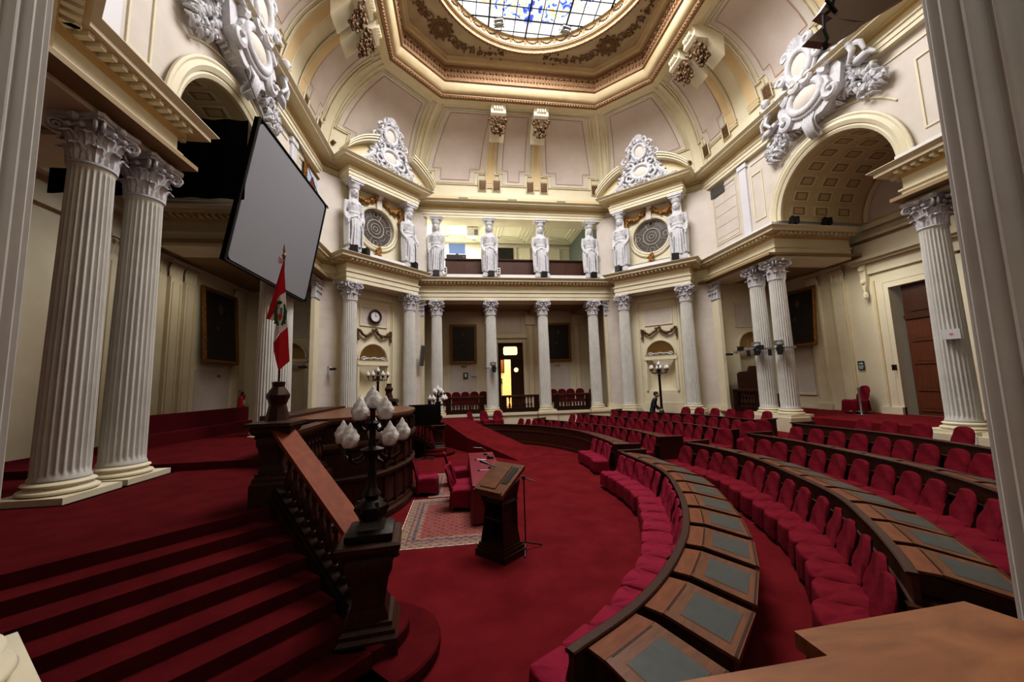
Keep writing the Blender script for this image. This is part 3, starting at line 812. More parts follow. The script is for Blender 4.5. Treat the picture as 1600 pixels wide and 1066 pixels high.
        for x in (-3.5, -4.7): 
            mb.box(x-.3,x+.3,-.1,0,ZG,7.0,0); mb.box(x-.36,x+.36,-.16,0,0,ZG+.3,0); mb.box(x-.25,x-.22,-.12,0,ZG+.5,6.8,2); mb.box(x+.22,x+.25,-.12,0,ZG+.5,6.8,2)
            for q in range(3):
                sub = MB(); leaf(sub, -PI/2, .08, 6.95, .6, .24, .2); mb.merge(sub, Matrix.Translation((x-.2+.2*q,0,0)), 4)
            mb.box(x-.36,x+.36,-.22,0,7.5,7.6,4)
        mb.box(-6.6,6.2,-.1,0,7.6,7.85,0); mb.box(-6.6,6.2,-.25,0,8.35,8.45,0)
        mb.box(-6.6,-2.6,-.04,0,ZG,ZG+.12,0)
        mb.box(-6.5,-5.15,-.04,0,ZG+.75,4.15,1); mb.box(-6.5,-5.1,-.07,0,ZG+.65,ZG+.75,0)
        # lunette moulding above
        mb.tube([(2.0*math.cos(PI*t/24), -.05, z0+2.0*math.sin(PI*t/24)) for t in range(25)], .09, 5, 0)
        mb.grid(lambda u, v: (1.9*v*math.cos(PI*u), -.02, z0+1.9*v*math.sin(PI*u)), 24, 2, 1)
        mb.box(-2.2,2.2,-.2,0,8.75,8.95,0)
    else:
        mb.box(-6.2,8.8,0,.2,0,12)
        for x in (4.0, 4.75, 3.0, 1.6, -1.4, -3.2, 7.9):
            mb.box(x-.28,x+.28,-.12,0,ZG,7.0,0); mb.box(x-.2,x-.17,-.14,0,ZG+.3,6.8,2); mb.box(x+.17,x+.2,-.14,0,ZG+.3,6.8,2)
            for q in range(3):
                sub = MB(); leaf(sub, -PI/2, .08, 6.95, .6, .24, .2); mb.merge(sub, Matrix.Translation((x-.2+.2*q,0,0)), 4)
            mb.box(x-.36,x+.36,-.22,0,7.5,7.6,4)
        mb.box(5.4,7.7,-.04,0,ZG+.3,3.75,1)
        mb.box(-6.2,8.8,-.1,0,7.6,7.85,0); mb.box(-6.2,8.8,-.25,0,8.35,8.45,0)
        mb.box(-6.2,8.8,-.07,0,9.0,9.1,2)
    o = mb.build('wall_right.001' if sg > 0 else 'wall_left.001', [CREAM, LILAC, CREAMD, CREAM, CREAM], M=M3, smooth=35); struct(o)
side_wall(1); side_wall(-1)
# gallery ends, ceilings, floors
for sg in (1, -1):
    mb = MB()
    boolish_arch_wall(mb, -2.1, 2.1, 0, ZE0+.2, 0, .72, ZG+.02, ZG+3.15, mi=0)
    mb.grid(lambda u, v: (.72*math.cos(PI*u), .6*math.sin(PI*u), ZG+.02+3.13*v), 17, 3, 0)
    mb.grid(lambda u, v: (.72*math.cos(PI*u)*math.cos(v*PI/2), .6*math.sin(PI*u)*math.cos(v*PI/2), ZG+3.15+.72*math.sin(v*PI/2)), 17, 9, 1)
    mb.tube([(.8*math.cos(PI*t/16), -.03, ZG+3.15+.8*math.sin(PI*t/16)) for t in range(17)], .07, 5, 0)
    mb.box(-.9,.9,-.1,.1,ZG+2.95,ZG+3.05,0); mb.box(-.78,.78,-.03,0,ZG+4.2,ZG+5.4,2)
    mb.box(-.84,.84,-.05,0,ZG+4.15,ZG+4.2,0); mb.box(-.84,.84,-.05,0,ZG+5.4,ZG+5.46,0)
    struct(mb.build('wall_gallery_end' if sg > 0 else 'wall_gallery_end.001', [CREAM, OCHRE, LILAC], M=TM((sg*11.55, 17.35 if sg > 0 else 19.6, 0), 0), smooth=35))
mb = MB(); mb.box(9.0,13.75,13.0,17.6,ZE0+.1,ZE0+.2); mb.box(9.0,13.75,4.5,8.7,ZE0+.1,ZE0+.2); mb.box(-13.75,-9.0,13.0,19.8,ZE0+.1,ZE0+.2); mb.box(-13.75,-9.0,4.5,8.7,ZE0+.1,ZE0+.2)
mb.box(-6.2,6.2,21.3,24.8,ZE0+.1,ZE0+.2)
for x in (-4.575,-1.525,1.525,4.575): mb.box(x-.25,x+.25,21.4,24.7,ZE0-.2,ZE0+.1)
struct(mb.build('ceiling.011', mat('brownish gallery ceiling', (150,128,92), .6)))
# gallery back wall with doorway
mb = MB()
def bx(a,b,c,d,dep=.0,mi=0): mb.box(a,b,24.7-dep,24.9,c,d,mi)
bx(-6.3,-.82,0,7.8); bx(.9,6.3,0,7.8); bx(-.82,.9,5.55,7.8)
for x in (-4.55,-1.35,1.4,4.6): bx(x-.25,x+.25,ZG,7.6,.1); bx(x-.18,x-.16,ZG+.4,7.2,.13,3); bx(x+.16,x+.18,ZG+.4,7.2,.13,3); bx(x-.32,x+.32,6.75,7.55,.2,2); bx(x-.3,x+.3,ZG,ZG+.3,.16)
for a, b in ((-3.9,-2.25),(2.4,4.05)): bx(a,b,ZG+.2,4.15,.03,1); bx(a-.05,b+.05,4.15,4.2,.06)
bx(-.75,.85,6.2,7.3,.03,1); bx(-.98,-.8,ZG,5.7,.08); bx(.88,1.06,ZG,5.7,.08); bx(-1.0,1.1,5.55,5.75,.1); bx(-1.05,1.15,5.85,5.93,.16)
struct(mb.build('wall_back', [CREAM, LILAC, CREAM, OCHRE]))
# end returns of the back gallery
mb = MB(); mb.box(-6.4,-6.1,21.3,24.9,0,7.8); mb.box(6.1,6.4,21.3,24.9,0,7.8); struct(mb.build('wall_back.001', CREAM))
# podium of the back colonnade
mb = MB(); mb.box(-5.9,5.9,20.95,21.7,0,ZG-.12); mb.box(-5.9,5.9,20.88,21.7,ZG-.14,ZG)
for x in (-4.575,-1.525,1.525,4.575): mb.box(x-.52,x+.52,20.72,21.7,0,ZG-.12); mb.box(x-.58,x+.58,20.66,21.7,ZG-.12,ZG)
struct(mb.build('trim_15', CREAM), 'cream podium carrying the back columns')
mb = MB()
for sg in (-1, 1):
    for t in (-1.63, 1.63):
        x, y = dpt(t, 0, sg); mb.obox((x,y,ZG/2), (1.1,1.1,ZG), sg*DIAGR)
    for y in (7.14,8.25,13.46,14.51): mb.obox((sg*9.65,y,ZG/2), (1.16,1.12,ZG-.0), 0)
mb.obox((-6.09,2.33,ZG/2),(.8,.8,ZG),math.radians(50)); mb.obox((-1.185,.9,ZG/2),(1.0,1.0,ZG),0)
struct(mb.build('trim_16', CREAM), 'cream pedestals under the columns')

# --- floors
mb = MB(); mb.box(-14,14,-2,25,-.2,0); struct(mb.build('floor', CARPET))
mb = MB()
mb.box(9.95,13.6,8.7,13.0,.9,ZG); mb.box(9.65,13.6,13.0,17.4,0,ZG-.001); mb.box(9.65,13.6,4.5,8.7,0,ZG-.001); mb.box(9.55,9.95,8.8,12.9,0,.98)
mb.box(-6.2,6.2,21.7,24.8,0,ZG); 
struct(mb.build('floor.001', CARPET))
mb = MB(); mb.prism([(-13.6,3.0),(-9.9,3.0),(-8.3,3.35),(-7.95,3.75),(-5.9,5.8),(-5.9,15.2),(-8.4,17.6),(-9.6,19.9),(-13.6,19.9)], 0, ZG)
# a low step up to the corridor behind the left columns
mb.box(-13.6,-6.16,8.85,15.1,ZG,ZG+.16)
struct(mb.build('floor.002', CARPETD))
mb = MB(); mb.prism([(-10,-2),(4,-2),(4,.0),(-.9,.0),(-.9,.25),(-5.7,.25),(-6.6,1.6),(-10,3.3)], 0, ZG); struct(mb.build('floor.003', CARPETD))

# --- upper balcony room behind the caryatids
mb = MB()
mb.box(-6.2,6.0,21.3,28.2,9.0,9.1,0); mb.box(-6.2,6.0,28.0,28.2,9.1,13.8,0)
mb.box(-6.4,-6.2,21.3,28.2,9.0,13.8,0); mb.box(5.4,5.6,21.6,28.2,9.0,13.8,1)
mb.box(-6.4,6.2,22.2,28.2,13.7,13.8,0); mb.box(-6.4,6.2,22.0,22.2,13.3,13.8,0)
for cx in (-3.4,.4,4.0):
    for k, g in enumerate((1.5,1.25,1.0,.75)):
        z = 13.7-.1+.02*k; y0, y1 = 23.4+.25*k, 27.4-.25*k
        for q in ((cx-g,cx+g,y0,y0+.12),(cx-g,cx+g,y1-.12,y1),(cx-g,cx-g+.12,y0,y1),(cx+g-.12,cx+g,y0,y1)): mb.box(q[0],q[1],q[2],q[3],z-.04,13.72,0)
for x in (-4.5,-1.2,2.2,4.6): mb.box(x-.04,x+.04,27.9,28.0,9.1,13.3,2)
mb.box(-6,6,27.85,28.0,13.35,13.5,2)
struct(mb.build('wall_balcony', [mat('pale balcony paint', (222,218,198), .6), mat('grey green paint', (104,112,108), .6), LILAC]))
mb = MB(); mb.box(-5.7,5.7,21.0,21.45,ZE1,9.12,0); struct(mb.build('trim_17', WHITE))
for sg in (-1,1):
    mb = MB(); mb.box(-.18,.18,-.06,.12,9.1,12.45,0); mb.box(-.22,.22,-.1,.12,12.2,12.35,0); struct(mb.build('trim_%d' % (18 if sg < 0 else 19), CREAM, M=TM((sg*5.45,21.2,0))))

# --- front side of the hall (behind the viewer): closes the room
mb = MB(); mb.box(-14,14,-2.6,-2.4,0,ZE0+.2); mb.box(-10,10,-2.6,2.2,ZE0+.1,ZE0+.2); mb.box(-6,6,1.9,2.1,ZE0,ZU0+.6); mb.box(-14,-13.8,-2.6,5,0,8); mb.box(13.8,14,-2.6,5,0,8)
mb.box(-14,-9.6,-2.4,4.6,ZE0+.1,ZE0+.2); mb.box(9.6,14,-2.4,4.6,ZE0+.1,ZE0+.2)
struct(mb.build('wall_front', CREAM))
for sg in (-1, 1):
    mb = MB(); mb.box(-2.9,2.9,0,.15,ZE0,ZU0+.6); struct(mb.build('wall_front_corner' if sg < 0 else 'wall_front_corner.001', LILAC, M=TM((sg*7.7,4.0,0), sg*PI/4)))
# ------------------------------------------------------------------ statues, cartouches, garlands, paintings
def remeshed(mb, name, m, voxel=.022, smooth=True, sub=0):
    me = mb.mesh(name+'_src', m); o = bpy.data.objects.new(name, me); COL.objects.link(o)
    md = o.modifiers.new('r', 'REMESH'); md.mode = 'VOXEL'; md.voxel_size = voxel; md.use_smooth_shade = True
    s_ = o.modifiers.new('s', 'SMOOTH'); s_.factor = .5; s_.iterations = 2
    dg = bpy.context.evaluated_depsgraph_get(); dg.update()
    me2 = bpy.data.meshes.new_from_object(o.evaluated_get(dg)); me2.name = name
    bpy.data.objects.remove(o); bpy.data.meshes.remove(me)
    me2.polygons.foreach_set('use_smooth', [True]*len(me2.polygons))
    if not me2.materials: me2.materials.append(m)
    return me2
def head_mb(mb, c, s=1., veil=True):
    x, y, z = c
    mb.ball((x,y,z), (.115*s,.135*s,.16*s), 14, 10)
    mb.ball((x,y-.03*s,z-.085*s), (.075*s,.09*s,.075*s), 10, 7)          # jaw
    mb.tube([(x,y-.125*s,z+.02*s),(x,y-.155*s,z-.02*s),(x,y-.165*s,z-.045*s),(x,y-.135*s,z-.055*s)], [.012*s,.018*s,.024*s,.016*s], 6)
    for q in (-1,1):
        mb.ball((x+q*.045*s,y-.118*s,z+.015*s), (.022*s,.014*s,.012*s), 6, 4)
        mb.tube([(x+q*.015*s,y-.135*s,z+.045*s),(x+q*.05*s,y-.132*s,z+.052*s),(x+q*.085*s,y-.105*s,z+.04*s)], .011*s, 5)
        mb.ball((x+q*.115*s,y,z), (.014*s,.03*s,.04*s), 6, 4)
    mb.ball((x,y-.13*s,z-.085*s), (.035*s,.016*s,.012*s), 6, 4); mb.ball((x,y-.115*s,z-.13*s), (.03*s,.03*s,.022*s), 6, 4)
def statue_mesh(name, flip=1):
    mb = MB()
    secs = [(0.0,.27,.25,0),(.08,.30,.27,0),(.35,.28,.25,0),(.75,.30,.25,.02),(1.1,.335,.26,.04),(1.35,.32,.25,.03),(1.52,.26,.21,0),(1.6,.265,.215,0),(1.7,.27,.21,0),
            (1.88,.31,.24,0),(2.0,.33,.24,0),(2.1,.34,.2,0),(2.18,.28,.17,0),(2.24,.15,.13,0),(2.32,.11,.11,0),(2.5,.11,.11,-.0)]
    n = 60; vs = []
    for z, rx, ry, sh in secs:
        amp = .085 if z < 1.3 else (.05 if z < 1.6 else (.03 if z < 2.1 else 0))
        for i in range(n):
            a = 2*PI*i/n
            f = 1+amp*(math.sin(13*a+1.2*z)*.6+math.sin(7*a-2*z)*.5)
            if z < 1.3 and -2.3 < math.atan2(math.sin(a), math.cos(a)) < -1.2: f += .1*math.sin(PI*min(1, z/1.25))      # advanced knee
            vs.append((flip*(rx*f*math.cos(a))+flip*sh, ry*f*math.sin(a), z))
    fs = []
    for j in range(len(secs)-1):
        for i in range(n):
            i2 = (i+1) % n; fs.append((j*n+i, j*n+i2, (j+1)*n+i2, (j+1)*n+i))
    fs.append(tuple(range(n-1,-1,-1))); fs.append(tuple((len(secs)-1)*n+i for i in range(n)))
    mb.add(vs, fs)
    # belt, overfold, breasts
    mb.tube([(.255*math.cos(t*PI/12), .205*math.sin(t*PI/12), 1.6) for t in range(24)], .03, 6, closed=True)
    mb.tube([(.33*math.cos(t*PI/12), .255*math.sin(t*PI/12), 1.3-.12*math.cos(t*PI/12*2)+.03*math.sin(t*2.2)) for t in range(24)], .035, 6, closed=True)
    for q in (-1,1): mb.ball((q*.12,-.17,2.0), (.1,.09,.1), 10, 7)
    # arms
    mb.tube([(-flip*.34,0,2.13),(-flip*.39,.0,1.95),(-flip*.41,.02,1.65),(-flip*.39,-.04,1.42),(-flip*.37,-.18,1.2)], [.09,.09,.08,.065,.055], 10)
    mb.ball((-flip*.37,-.24,1.18), (.05,.06,.09), 8, 6)
    mb.tube([(flip*.34,0,2.13),(flip*.385,.02,1.95),(flip*.40,.02,1.66),(flip*.38,-.1,1.42),(flip*.33,-.24,1.25)], [.09,.09,.08,.065,.055], 10)
    mb.ball((flip*.31,-.27,1.2), (.05,.06,.08), 8, 6)
    for k in range(4):      # fingers gathered on the drapery
        mb.tube([(flip*(.27+.022*k),-.29,1.17),(flip*(.265+.022*k),-.31,1.1),(flip*(.27+.022*k),-.29,1.05)], .012, 5)
        mb.tube([(-flip*(.34+.022*k),-.26,1.15),(-flip*(.34+.022*k),-.28,1.07),(-flip*(.345+.022*k),-.26,1.02)], .012, 5)
    # falling drapery each side
    for q in (-1,1):
        for k in range(4): mb.tube([(q*(.36-.03*k),.02-.06*k,1.7-.1*k),(q*(.41-.03*k),-.0-.07*k,1.2),(q*(.4-.03*k),.0-.07*k,.7),(q*(.37-.02*k),-.02-.06*k,.1)], [.03,.04,.045,.05], 6)
    for k in range(5): x = -.2+.1*k; mb.tube([(x,-.24,1.25),(x*1.1+.02,-.29,.8),(x*1.2,-.29,.3),(x*1.25,-.3,.03)], [.025,.03,.035,.045], 6)
    # head
    head_mb(mb, (0,-.03,2.56), 1.4)
    mb.ball((0,.03,2.64), (.21,.19,.2), 12, 8)
    for q in (-1,1): mb.tube([(q*.14,.02,2.68),(q*.17,.03,2.52),(q*.17,.05,2.34),(q*.18,.0,2.15)], [.05,.055,.055,.04], 6)
    for t in range(11): mb.ball((.15*math.cos(PI+PI*t/10), -.02+.16*math.sin(PI+PI*t/10), 2.70), .03, 6, 4)
    # feet
    for q in (-1,1): mb.ball((q*.12,-.32,.03), (.06,.12,.045), 8, 5)
    return remeshed(mb, name, STUCCO, .02)
ST = [statue_mesh('figure', 1), statue_mesh('figure', -1)]
def _cap():
    mb = MB(); mb.lathe([(.2,2.74),(.23,2.8),(.23,2.85),(.24,2.9),(.28,2.96)], 24); mb.box(-.3,.3,-.27,.27,2.96,3.04); mb.box(-.34,.34,-.31,.31,3.04,3.14)
    for i in range(16): a = i*PI/8; mb.ball((.2*math.cos(a),.2*math.sin(a),2.87),(.035,.035,.06),5,4)
    return mb.mesh('headpiece', STUCCO, smooth=40)
def _pl():
    mb = MB(); mb.box(-.42,.42,-.34,.34,0,.2); mb.box(-.38,.38,-.3,.3,.2,.24); return mb.mesh('plinth', STUCCO)
MCAP, MPL = _cap(), _pl()
def statue(x, y, rz, i, label, z=ZE1+.16, H=ZU0):
    r = root('caryatid_statue', TM((x, y, z), rz)); k = (H-z-.24)/3.14
    mobj('plinth', MPL, r); mobj('figure', ST[i], r, Matrix.Translation((0,0,.24)) @ Matrix.Diagonal((k*1.05,k,k,1))); mobj('headpiece', MCAP, r, Matrix.Translation((0,0,.24)) @ Matrix.Diagonal((k,k,k,1)))
    return tag(r, label, 'statue', 'caryatids on the lower cornice')
for i, u in enumerate((-4.575,-1.525,1.525,4.575)):
    statue(u, 21.12, 0, i % 2, 'white draped female statue holding up the cornice, '+['first from left in the open gallery','second from left in the open gallery','third from left in the open gallery','rightmost in the open gallery'][i])
for sg, nm in ((-1,'left'),(1,'right')):
    for t, a in ((-1.55,'inner'),(1.55,'outer')):
        x, y = dpt(t, -.02, sg); w = 'gallery side' if a == 'inner' else 'side wall side'
        statue(x, y, sg*DIAGR, 0 if (t*sg) < 0 else 1, 'white draped female statue by the %s round window, on its %s' % (nm, w))

def spiral(mb, cx, cz, r, turns, start, dirn, w, y=-.08, mi=0, n=22):
    mb.tube([(cx+r*(1-.85*t/n)*math.cos(start+dirn*turns*2*PI*t/n), y-.06*t/n, cz+r*(1-.85*t/n)*math.sin(start+dirn*turns*2*PI*t/n)) for t in range(n+1)], [w*(1-.45*t/n) for t in range(n+1)], 7, mi)
def leafy(mb, pts, rnd, w, mi=0, n=10, size=.1):
    for a, b in zip(pts[:-1], pts[1:]):
        for k in range(n):
            t = k/n; x = a[0]+(b[0]-a[0])*t+rnd.uniform(-w,w); z = a[1]+(b[1]-a[1])*t+rnd.uniform(-w,w)
            an = rnd.uniform(0, PI); L = size*rnd.uniform(.7,1.6)
            mb.tube([(x-L*math.cos(an),-.03,z-L*math.sin(an)),(x-.3*L*math.cos(an),-.13-rnd.random()*.08,z-.3*L*math.sin(an)),(x+.5*L*math.cos(an),-.15-rnd.random()*.08,z+.5*L*math.sin(an)),(x+L*math.cos(an),-.05,z+L*math.sin(an))], [.03,size*.5,size*.45,.03], 6, mi, sq=(1,.7))
def small_cartouche(name, seed):
    rnd = random.Random(seed); mb = MB()
    def oval(cx, cz, a, b, w, d=-.1): mb.tube([(cx+a*math.cos(t*PI/16), d, cz+b*math.sin(t*PI/16)) for t in range(32)], w, 7, closed=True)
    oval(0,.72,.42,.34,.09); oval(0,1.75,.3,.38,.08)
    mb.xprism([(-1.5,0),(1.5,0),(1.05,.35),(.85,1.0),(.6,1.3),(.5,2.1),(.2,2.5),(-.2,2.5),(-.5,2.1),(-.6,1.3),(-.85,1.0),(-1.05,.35)],-.02,.12)
    mb.ball((0,0,.72),(.4,.12,.32),14,8,1); mb.ball((0,0,1.75),(.28,.12,.36),14,8,1)
    for s in (-1,1):
        spiral(mb, s*.55,.55,.3,1.3,PI/2,s,.08); spiral(mb, s*.5,1.1,.24,1.2,-PI/2,-s,.07); spiral(mb, s*.42,2.0,.22,1.2,0 if s > 0 else PI,s,.06)
        spiral(mb, s*.95,.28,.26,1.2,PI/2,-s,.07); spiral(mb, s*.2,2.3,.2,1.2,-PI/2,s,.06)
        spiral(mb, s*.75,1.45,.16,1.1,PI/2,-s,.05)
        leafy(mb, [(s*.35,.1),(s*1.0,.1),(s*1.55,.03)], rnd, .11, n=13)
        leafy(mb, [(s*.75,.8),(s*.55,1.3),(s*.45,1.9),(s*.2,2.4)], rnd, .11, n=8)
        leafy(mb, [(s*1.0,.45),(s*.8,.9)], rnd, .12, n=8)
        mb.tube([(s*1.6,-.1,.02),(s*1.2,-.12,.2),(s*.9,-.14,.5),(s*.75,-.12,.85)], [.04,.09,.1,.05], 6)
    leafy(mb, [(-.3,.22),(.3,.22)], rnd, .08, n=12); leafy(mb, [(-.2,1.25),(.2,1.25)], rnd, .08, n=8)
    for q in range(7): a = PI*(q+.5)/7; mb.tube([(.06*math.cos(a),-.1,2.28+.06*math.sin(a)),(.26*math.cos(a),-.16,2.3+.3*math.sin(a))], [.03,.065], 6)
    mb.ball((0,-.16,2.28),(.12,.09,.12),8,6); mb.ball((0,-.2,1.3),(.14,.1,.12),8,6)
    return mb.mesh(name, [STUCCO, LILAC], smooth=50)
ME_CAR = small_cartouche('relief', 3)
for sg, nm in ((-1,'left'),(1,'right')):
    M = TM((sg*(7.025-s2*.55), 18.625-s2*.55, ZU1), sg*DIAGR)
    r = root('stucco_cartouche', M @ Matrix.Translation((0,.02,.02))); mobj('relief', ME_CAR, r, Matrix.Diagonal((1.12,1,1.12,1)))
    tag(r, 'white scrolled stucco crest standing in the broken pediment above the %s round window' % nm, 'ornament', 'pediment crests')
    mb = MB()       # broken segmental pediment
    for s in (-1,1):
        pts = []
        for t in range(13):
            a = math.radians(19+33*t/12); pts.append((s*3.1*math.sin(a), 3.1*(math.cos(a)-math.cos(math.radians(52)))))
        for (o0, o1, d0, d1, mi) in ((0,.1,-.5,.3,0),(.1,.2,-.58,.3,0),(.2,.26,-.64,.3,0)):
            vs = []
            for x, z in pts: vs += [(x,d0,z+o0),(x,d0,z+o1),(x,d1,z+o1),(x,d1,z+o0)]
            fs = []
            for j in range(len(pts)-1):
                for q in range(4): fs.append((j*4+q, j*4+(q+1) % 4, (j+1)*4+(q+1) % 4, (j+1)*4+q))
            fs += [(0,1,2,3), tuple(len(pts)*4-4+q for q in (3,2,1,0))]; mb.add(vs, fs, mi)
        vs = [(x,-.1,0) for x, z in pts]+[(x,-.1,z+.02) for x, z in pts]; k = len(pts); mb.add(vs, [(i,i+1,k+i+1,k+i) for i in range(k-1)], 1)
    struct(mb.build('trim_%d' % (20 if sg < 0 else 21), [CREAM, CREAMD], M=M), 'curved broken pediment')
    # gold garland round the window
    M2 = TM((sg*(7.025+s2*.5), 18.625+s2*.5, 0), sg*DIAGR)
    mb = MB(); rnd = random.Random(5)
    for s in (-1,1):
        for t in range(34):
            u = t/33; x = s*(.15+1.12*u); z = 12.35-.2*u-.28*math.sin(PI*u); mb.ball((x+rnd.uniform(-.03,.03),-.14-rnd.random()*.08,z+rnd.uniform(-.08,.08)), rnd.uniform(.07,.11), 6, 4)
        for t in range(26):
            u = t/25; w = .05+.08*math.sin(PI*u); mb.ball((s*1.32+rnd.uniform(-w,w),-.14-rnd.random()*.08,12.15-1.05*u), rnd.uniform(.07,.11), 6, 4)
    for t in range(26): u = t/25; w = .05+.1*math.sin(PI*u); mb.ball((rnd.uniform(-w,w),-.18-rnd.random()*.06,9.75-.72*u), rnd.uniform(.06,.1), 6, 4)
    tag(mb.build('gilt_garland', GOLD, M=M2, smooth=60), 'gilt fruit garland hanging around the %s round window' % nm, 'garland', 'gilt garlands')
    # small gilt swag above niche
    M3 = TM((sg*(7.025+s2*.68), 18.625+s2*.68, 0), sg*DIAGR); mb = MB()
    for s in (-1,1):
        for t in range(26):
            u = t/25; mb.ball((s*(.08+.78*u),-.1-.04*rnd.random(),5.6-.26*math.sin(PI*u)+rnd.uniform(-.04,.04)), rnd.uniform(.05,.08), 6, 4)
        for t in range(16): u = t/15; mb.ball((s*.9+rnd.uniform(-.05,.05),-.1,5.62-.5*u), rnd.uniform(.035,.06), 6, 4)
    for t in range(9): mb.ball((rnd.uniform(-.16,.16),-.12,5.62+rnd.uniform(-.06,.08)), .055, 6, 4)
    tag(mb.build('gilt_swag', BRONZE, M=M3, smooth=60), 'small brown-gold swag above the %s lamp niche' % nm, 'garland', 'niche swags')
# big crests over the side arches
def big_crest(name, seed):
    rnd = random.Random(seed); mb = MB()
    def oval(cx, cz, a, b, w, d=-.3): mb.tube([(cx+a*math.cos(t*PI/18), d, cz+b*math.sin(t*PI/18)) for t in range(36)], w, 8, closed=True)
    # solid stucco mass behind
    mb.xprism([(-1.2,.3),(-.5,-.1),(.5,-.1),(1.2,.3),(1.35,1.1),(1.0,1.7),(.95,2.4),(.6,3.0),(0,3.25),(-.6,3.0),(-.95,2.4),(-1.0,1.7),(-1.35,1.1)], -.42, .1)
    oval(0,.85,.66,.5,.15,-.5); oval(0,.85,.84,.66,.09,-.45); mb.ball((0,-.4,.85),(.62,.24,.46),18,10,1)
    oval(.0,2.2,.48,.6,.14,-.6); oval(0,2.2,.64,.78,.08,-.55); mb.ball((0,-.5,2.2),(.46,.16,.58),18,10,1)
    for s in (-1,1):
        spiral(mb, s*.3,1.5,.26,1.2,PI/2,s,.16,-.6); spiral(mb, s*.95,1.5,.3,1.1,-PI/2,-s,.16,-.5); spiral(mb, s*1.0,.4,.32,1.1,PI/2,s,.17,-.45)
        spiral(mb, s*.8,2.1,.22,1.1,0 if s > 0 else PI,s,.13,-.6); spiral(mb, s*.5,2.9,.26,1.1,-PI/2,-s,.14,-.6)
        for cx, cz in ((.3,1.5),(.95,1.5),(1.0,.4),(.8,2.1),(.5,2.9)): mb.ball((s*cx,-.62,cz),(.09,.08,.09),8,6)
        leafy(mb, [(s*1.1,1.0),(s*1.5,.6),(s*2.0,.15),(s*2.25,-.4)], rnd, .22, n=26, size=.13)
        leafy(mb, [(s*.8,.1),(s*1.4,.2),(s*1.9,-.5)], rnd, .2, n=20, size=.12)
        leafy(mb, [(s*1.2,1.7),(s*1.35,1.2),(s*1.6,.8)], rnd, .16, n=14, size=.13)
        leafy(mb, [(s*.9,1.9),(s*.85,2.7),(s*.3,3.2)], rnd, .12, n=14, size=.12)
        bx_, bz = s*1.75, 1.5
        mb.ball((bx_,-.55,bz+.42),(.17,.18,.2),10,8); mb.ball((bx_,-.72,bz+.38),(.03,.04,.03),6,4); mb.ball((bx_,-.5,bz+.47),(.18,.17,.18),8,6)
        mb.ball((bx_+s*.02,-.48,bz),(.2,.18,.28),10,8); mb.tube([(bx_,-.5,bz+.2),(bx_-s*.3,-.6,bz+.1),(bx_-s*.5,-.6,bz+.2)],[.08,.07,.05],7)
        mb.tube([(bx_,-.48,bz-.15),(bx_+s*.1,-.55,bz-.45),(bx_-s*.1,-.5,bz-.75)],[.12,.1,.06],7); mb.tube([(bx_+s*.1,-.45,bz-.1),(bx_+s*.35,-.5,bz-.35),(bx_+s*.4,-.45,bz-.65)],[.12,.09,.06],7)
        mb.tube([(bx_+s*.15,-.4,bz+.2),(bx_+s*.45,-.35,bz+.5),(bx_+s*.6,-.3,bz+.35)],[.1,.08,.03],7)
        mb.tube([(bx_-s*.2,-.3,bz-.6),(bx_+s*.1,-.35,bz-.8),(bx_+s*.4,-.3,bz-.7),(bx_+s*.6,-.3,bz-.9)],[.12,.16,.14,.05],8)
    for q in range(9): a = PI*(q+.5)/9; mb.tube([(.1*math.cos(a),-.6,2.9+.1*math.sin(a)),(.42*math.cos(a),-.65,2.9+.45*math.sin(a))], [.05,.1], 6)
    leafy(mb, [(-.6,.1),(.6,.1)], rnd, .14, n=20, size=.12); leafy(mb, [(-.4,1.5),(.4,1.5)], rnd, .1, n=12, size=.1)
    # curling keystone leaf
    mb.grid(lambda u, v: ((u-.5)*(.62-.22*v)*(1+.06*math.sin(v*9)), -.2-.32*math.sin(PI*min(1,v*1.15))*(1-.3*abs(u-.5)), .25-1.05*v), 9, 14)
    for k in range(5): x = -.2+.1*k; mb.tube([(x,-.4,.15),(x*.85,-.56,-.25),(x*.7,-.46,-.65),(x*.65,-.22,-.82)], [.04,.05,.04,.02], 6)
    return mb.mesh(name, [STUCCO, LILAC], smooth=50)
MBC = big_crest('relief', 8)
for sg, nm in ((-1,'left'),(1,'right')):
    r = root('stucco_crest', TM((sg*9.5, 10.8, 11.95), -sg*PI/2, .92)); mobj('relief', MBC, r)
    tag(r, 'large white stucco crest with shield and cherubs over the %s arch' % nm, 'ornament', 'crests over the side arches')

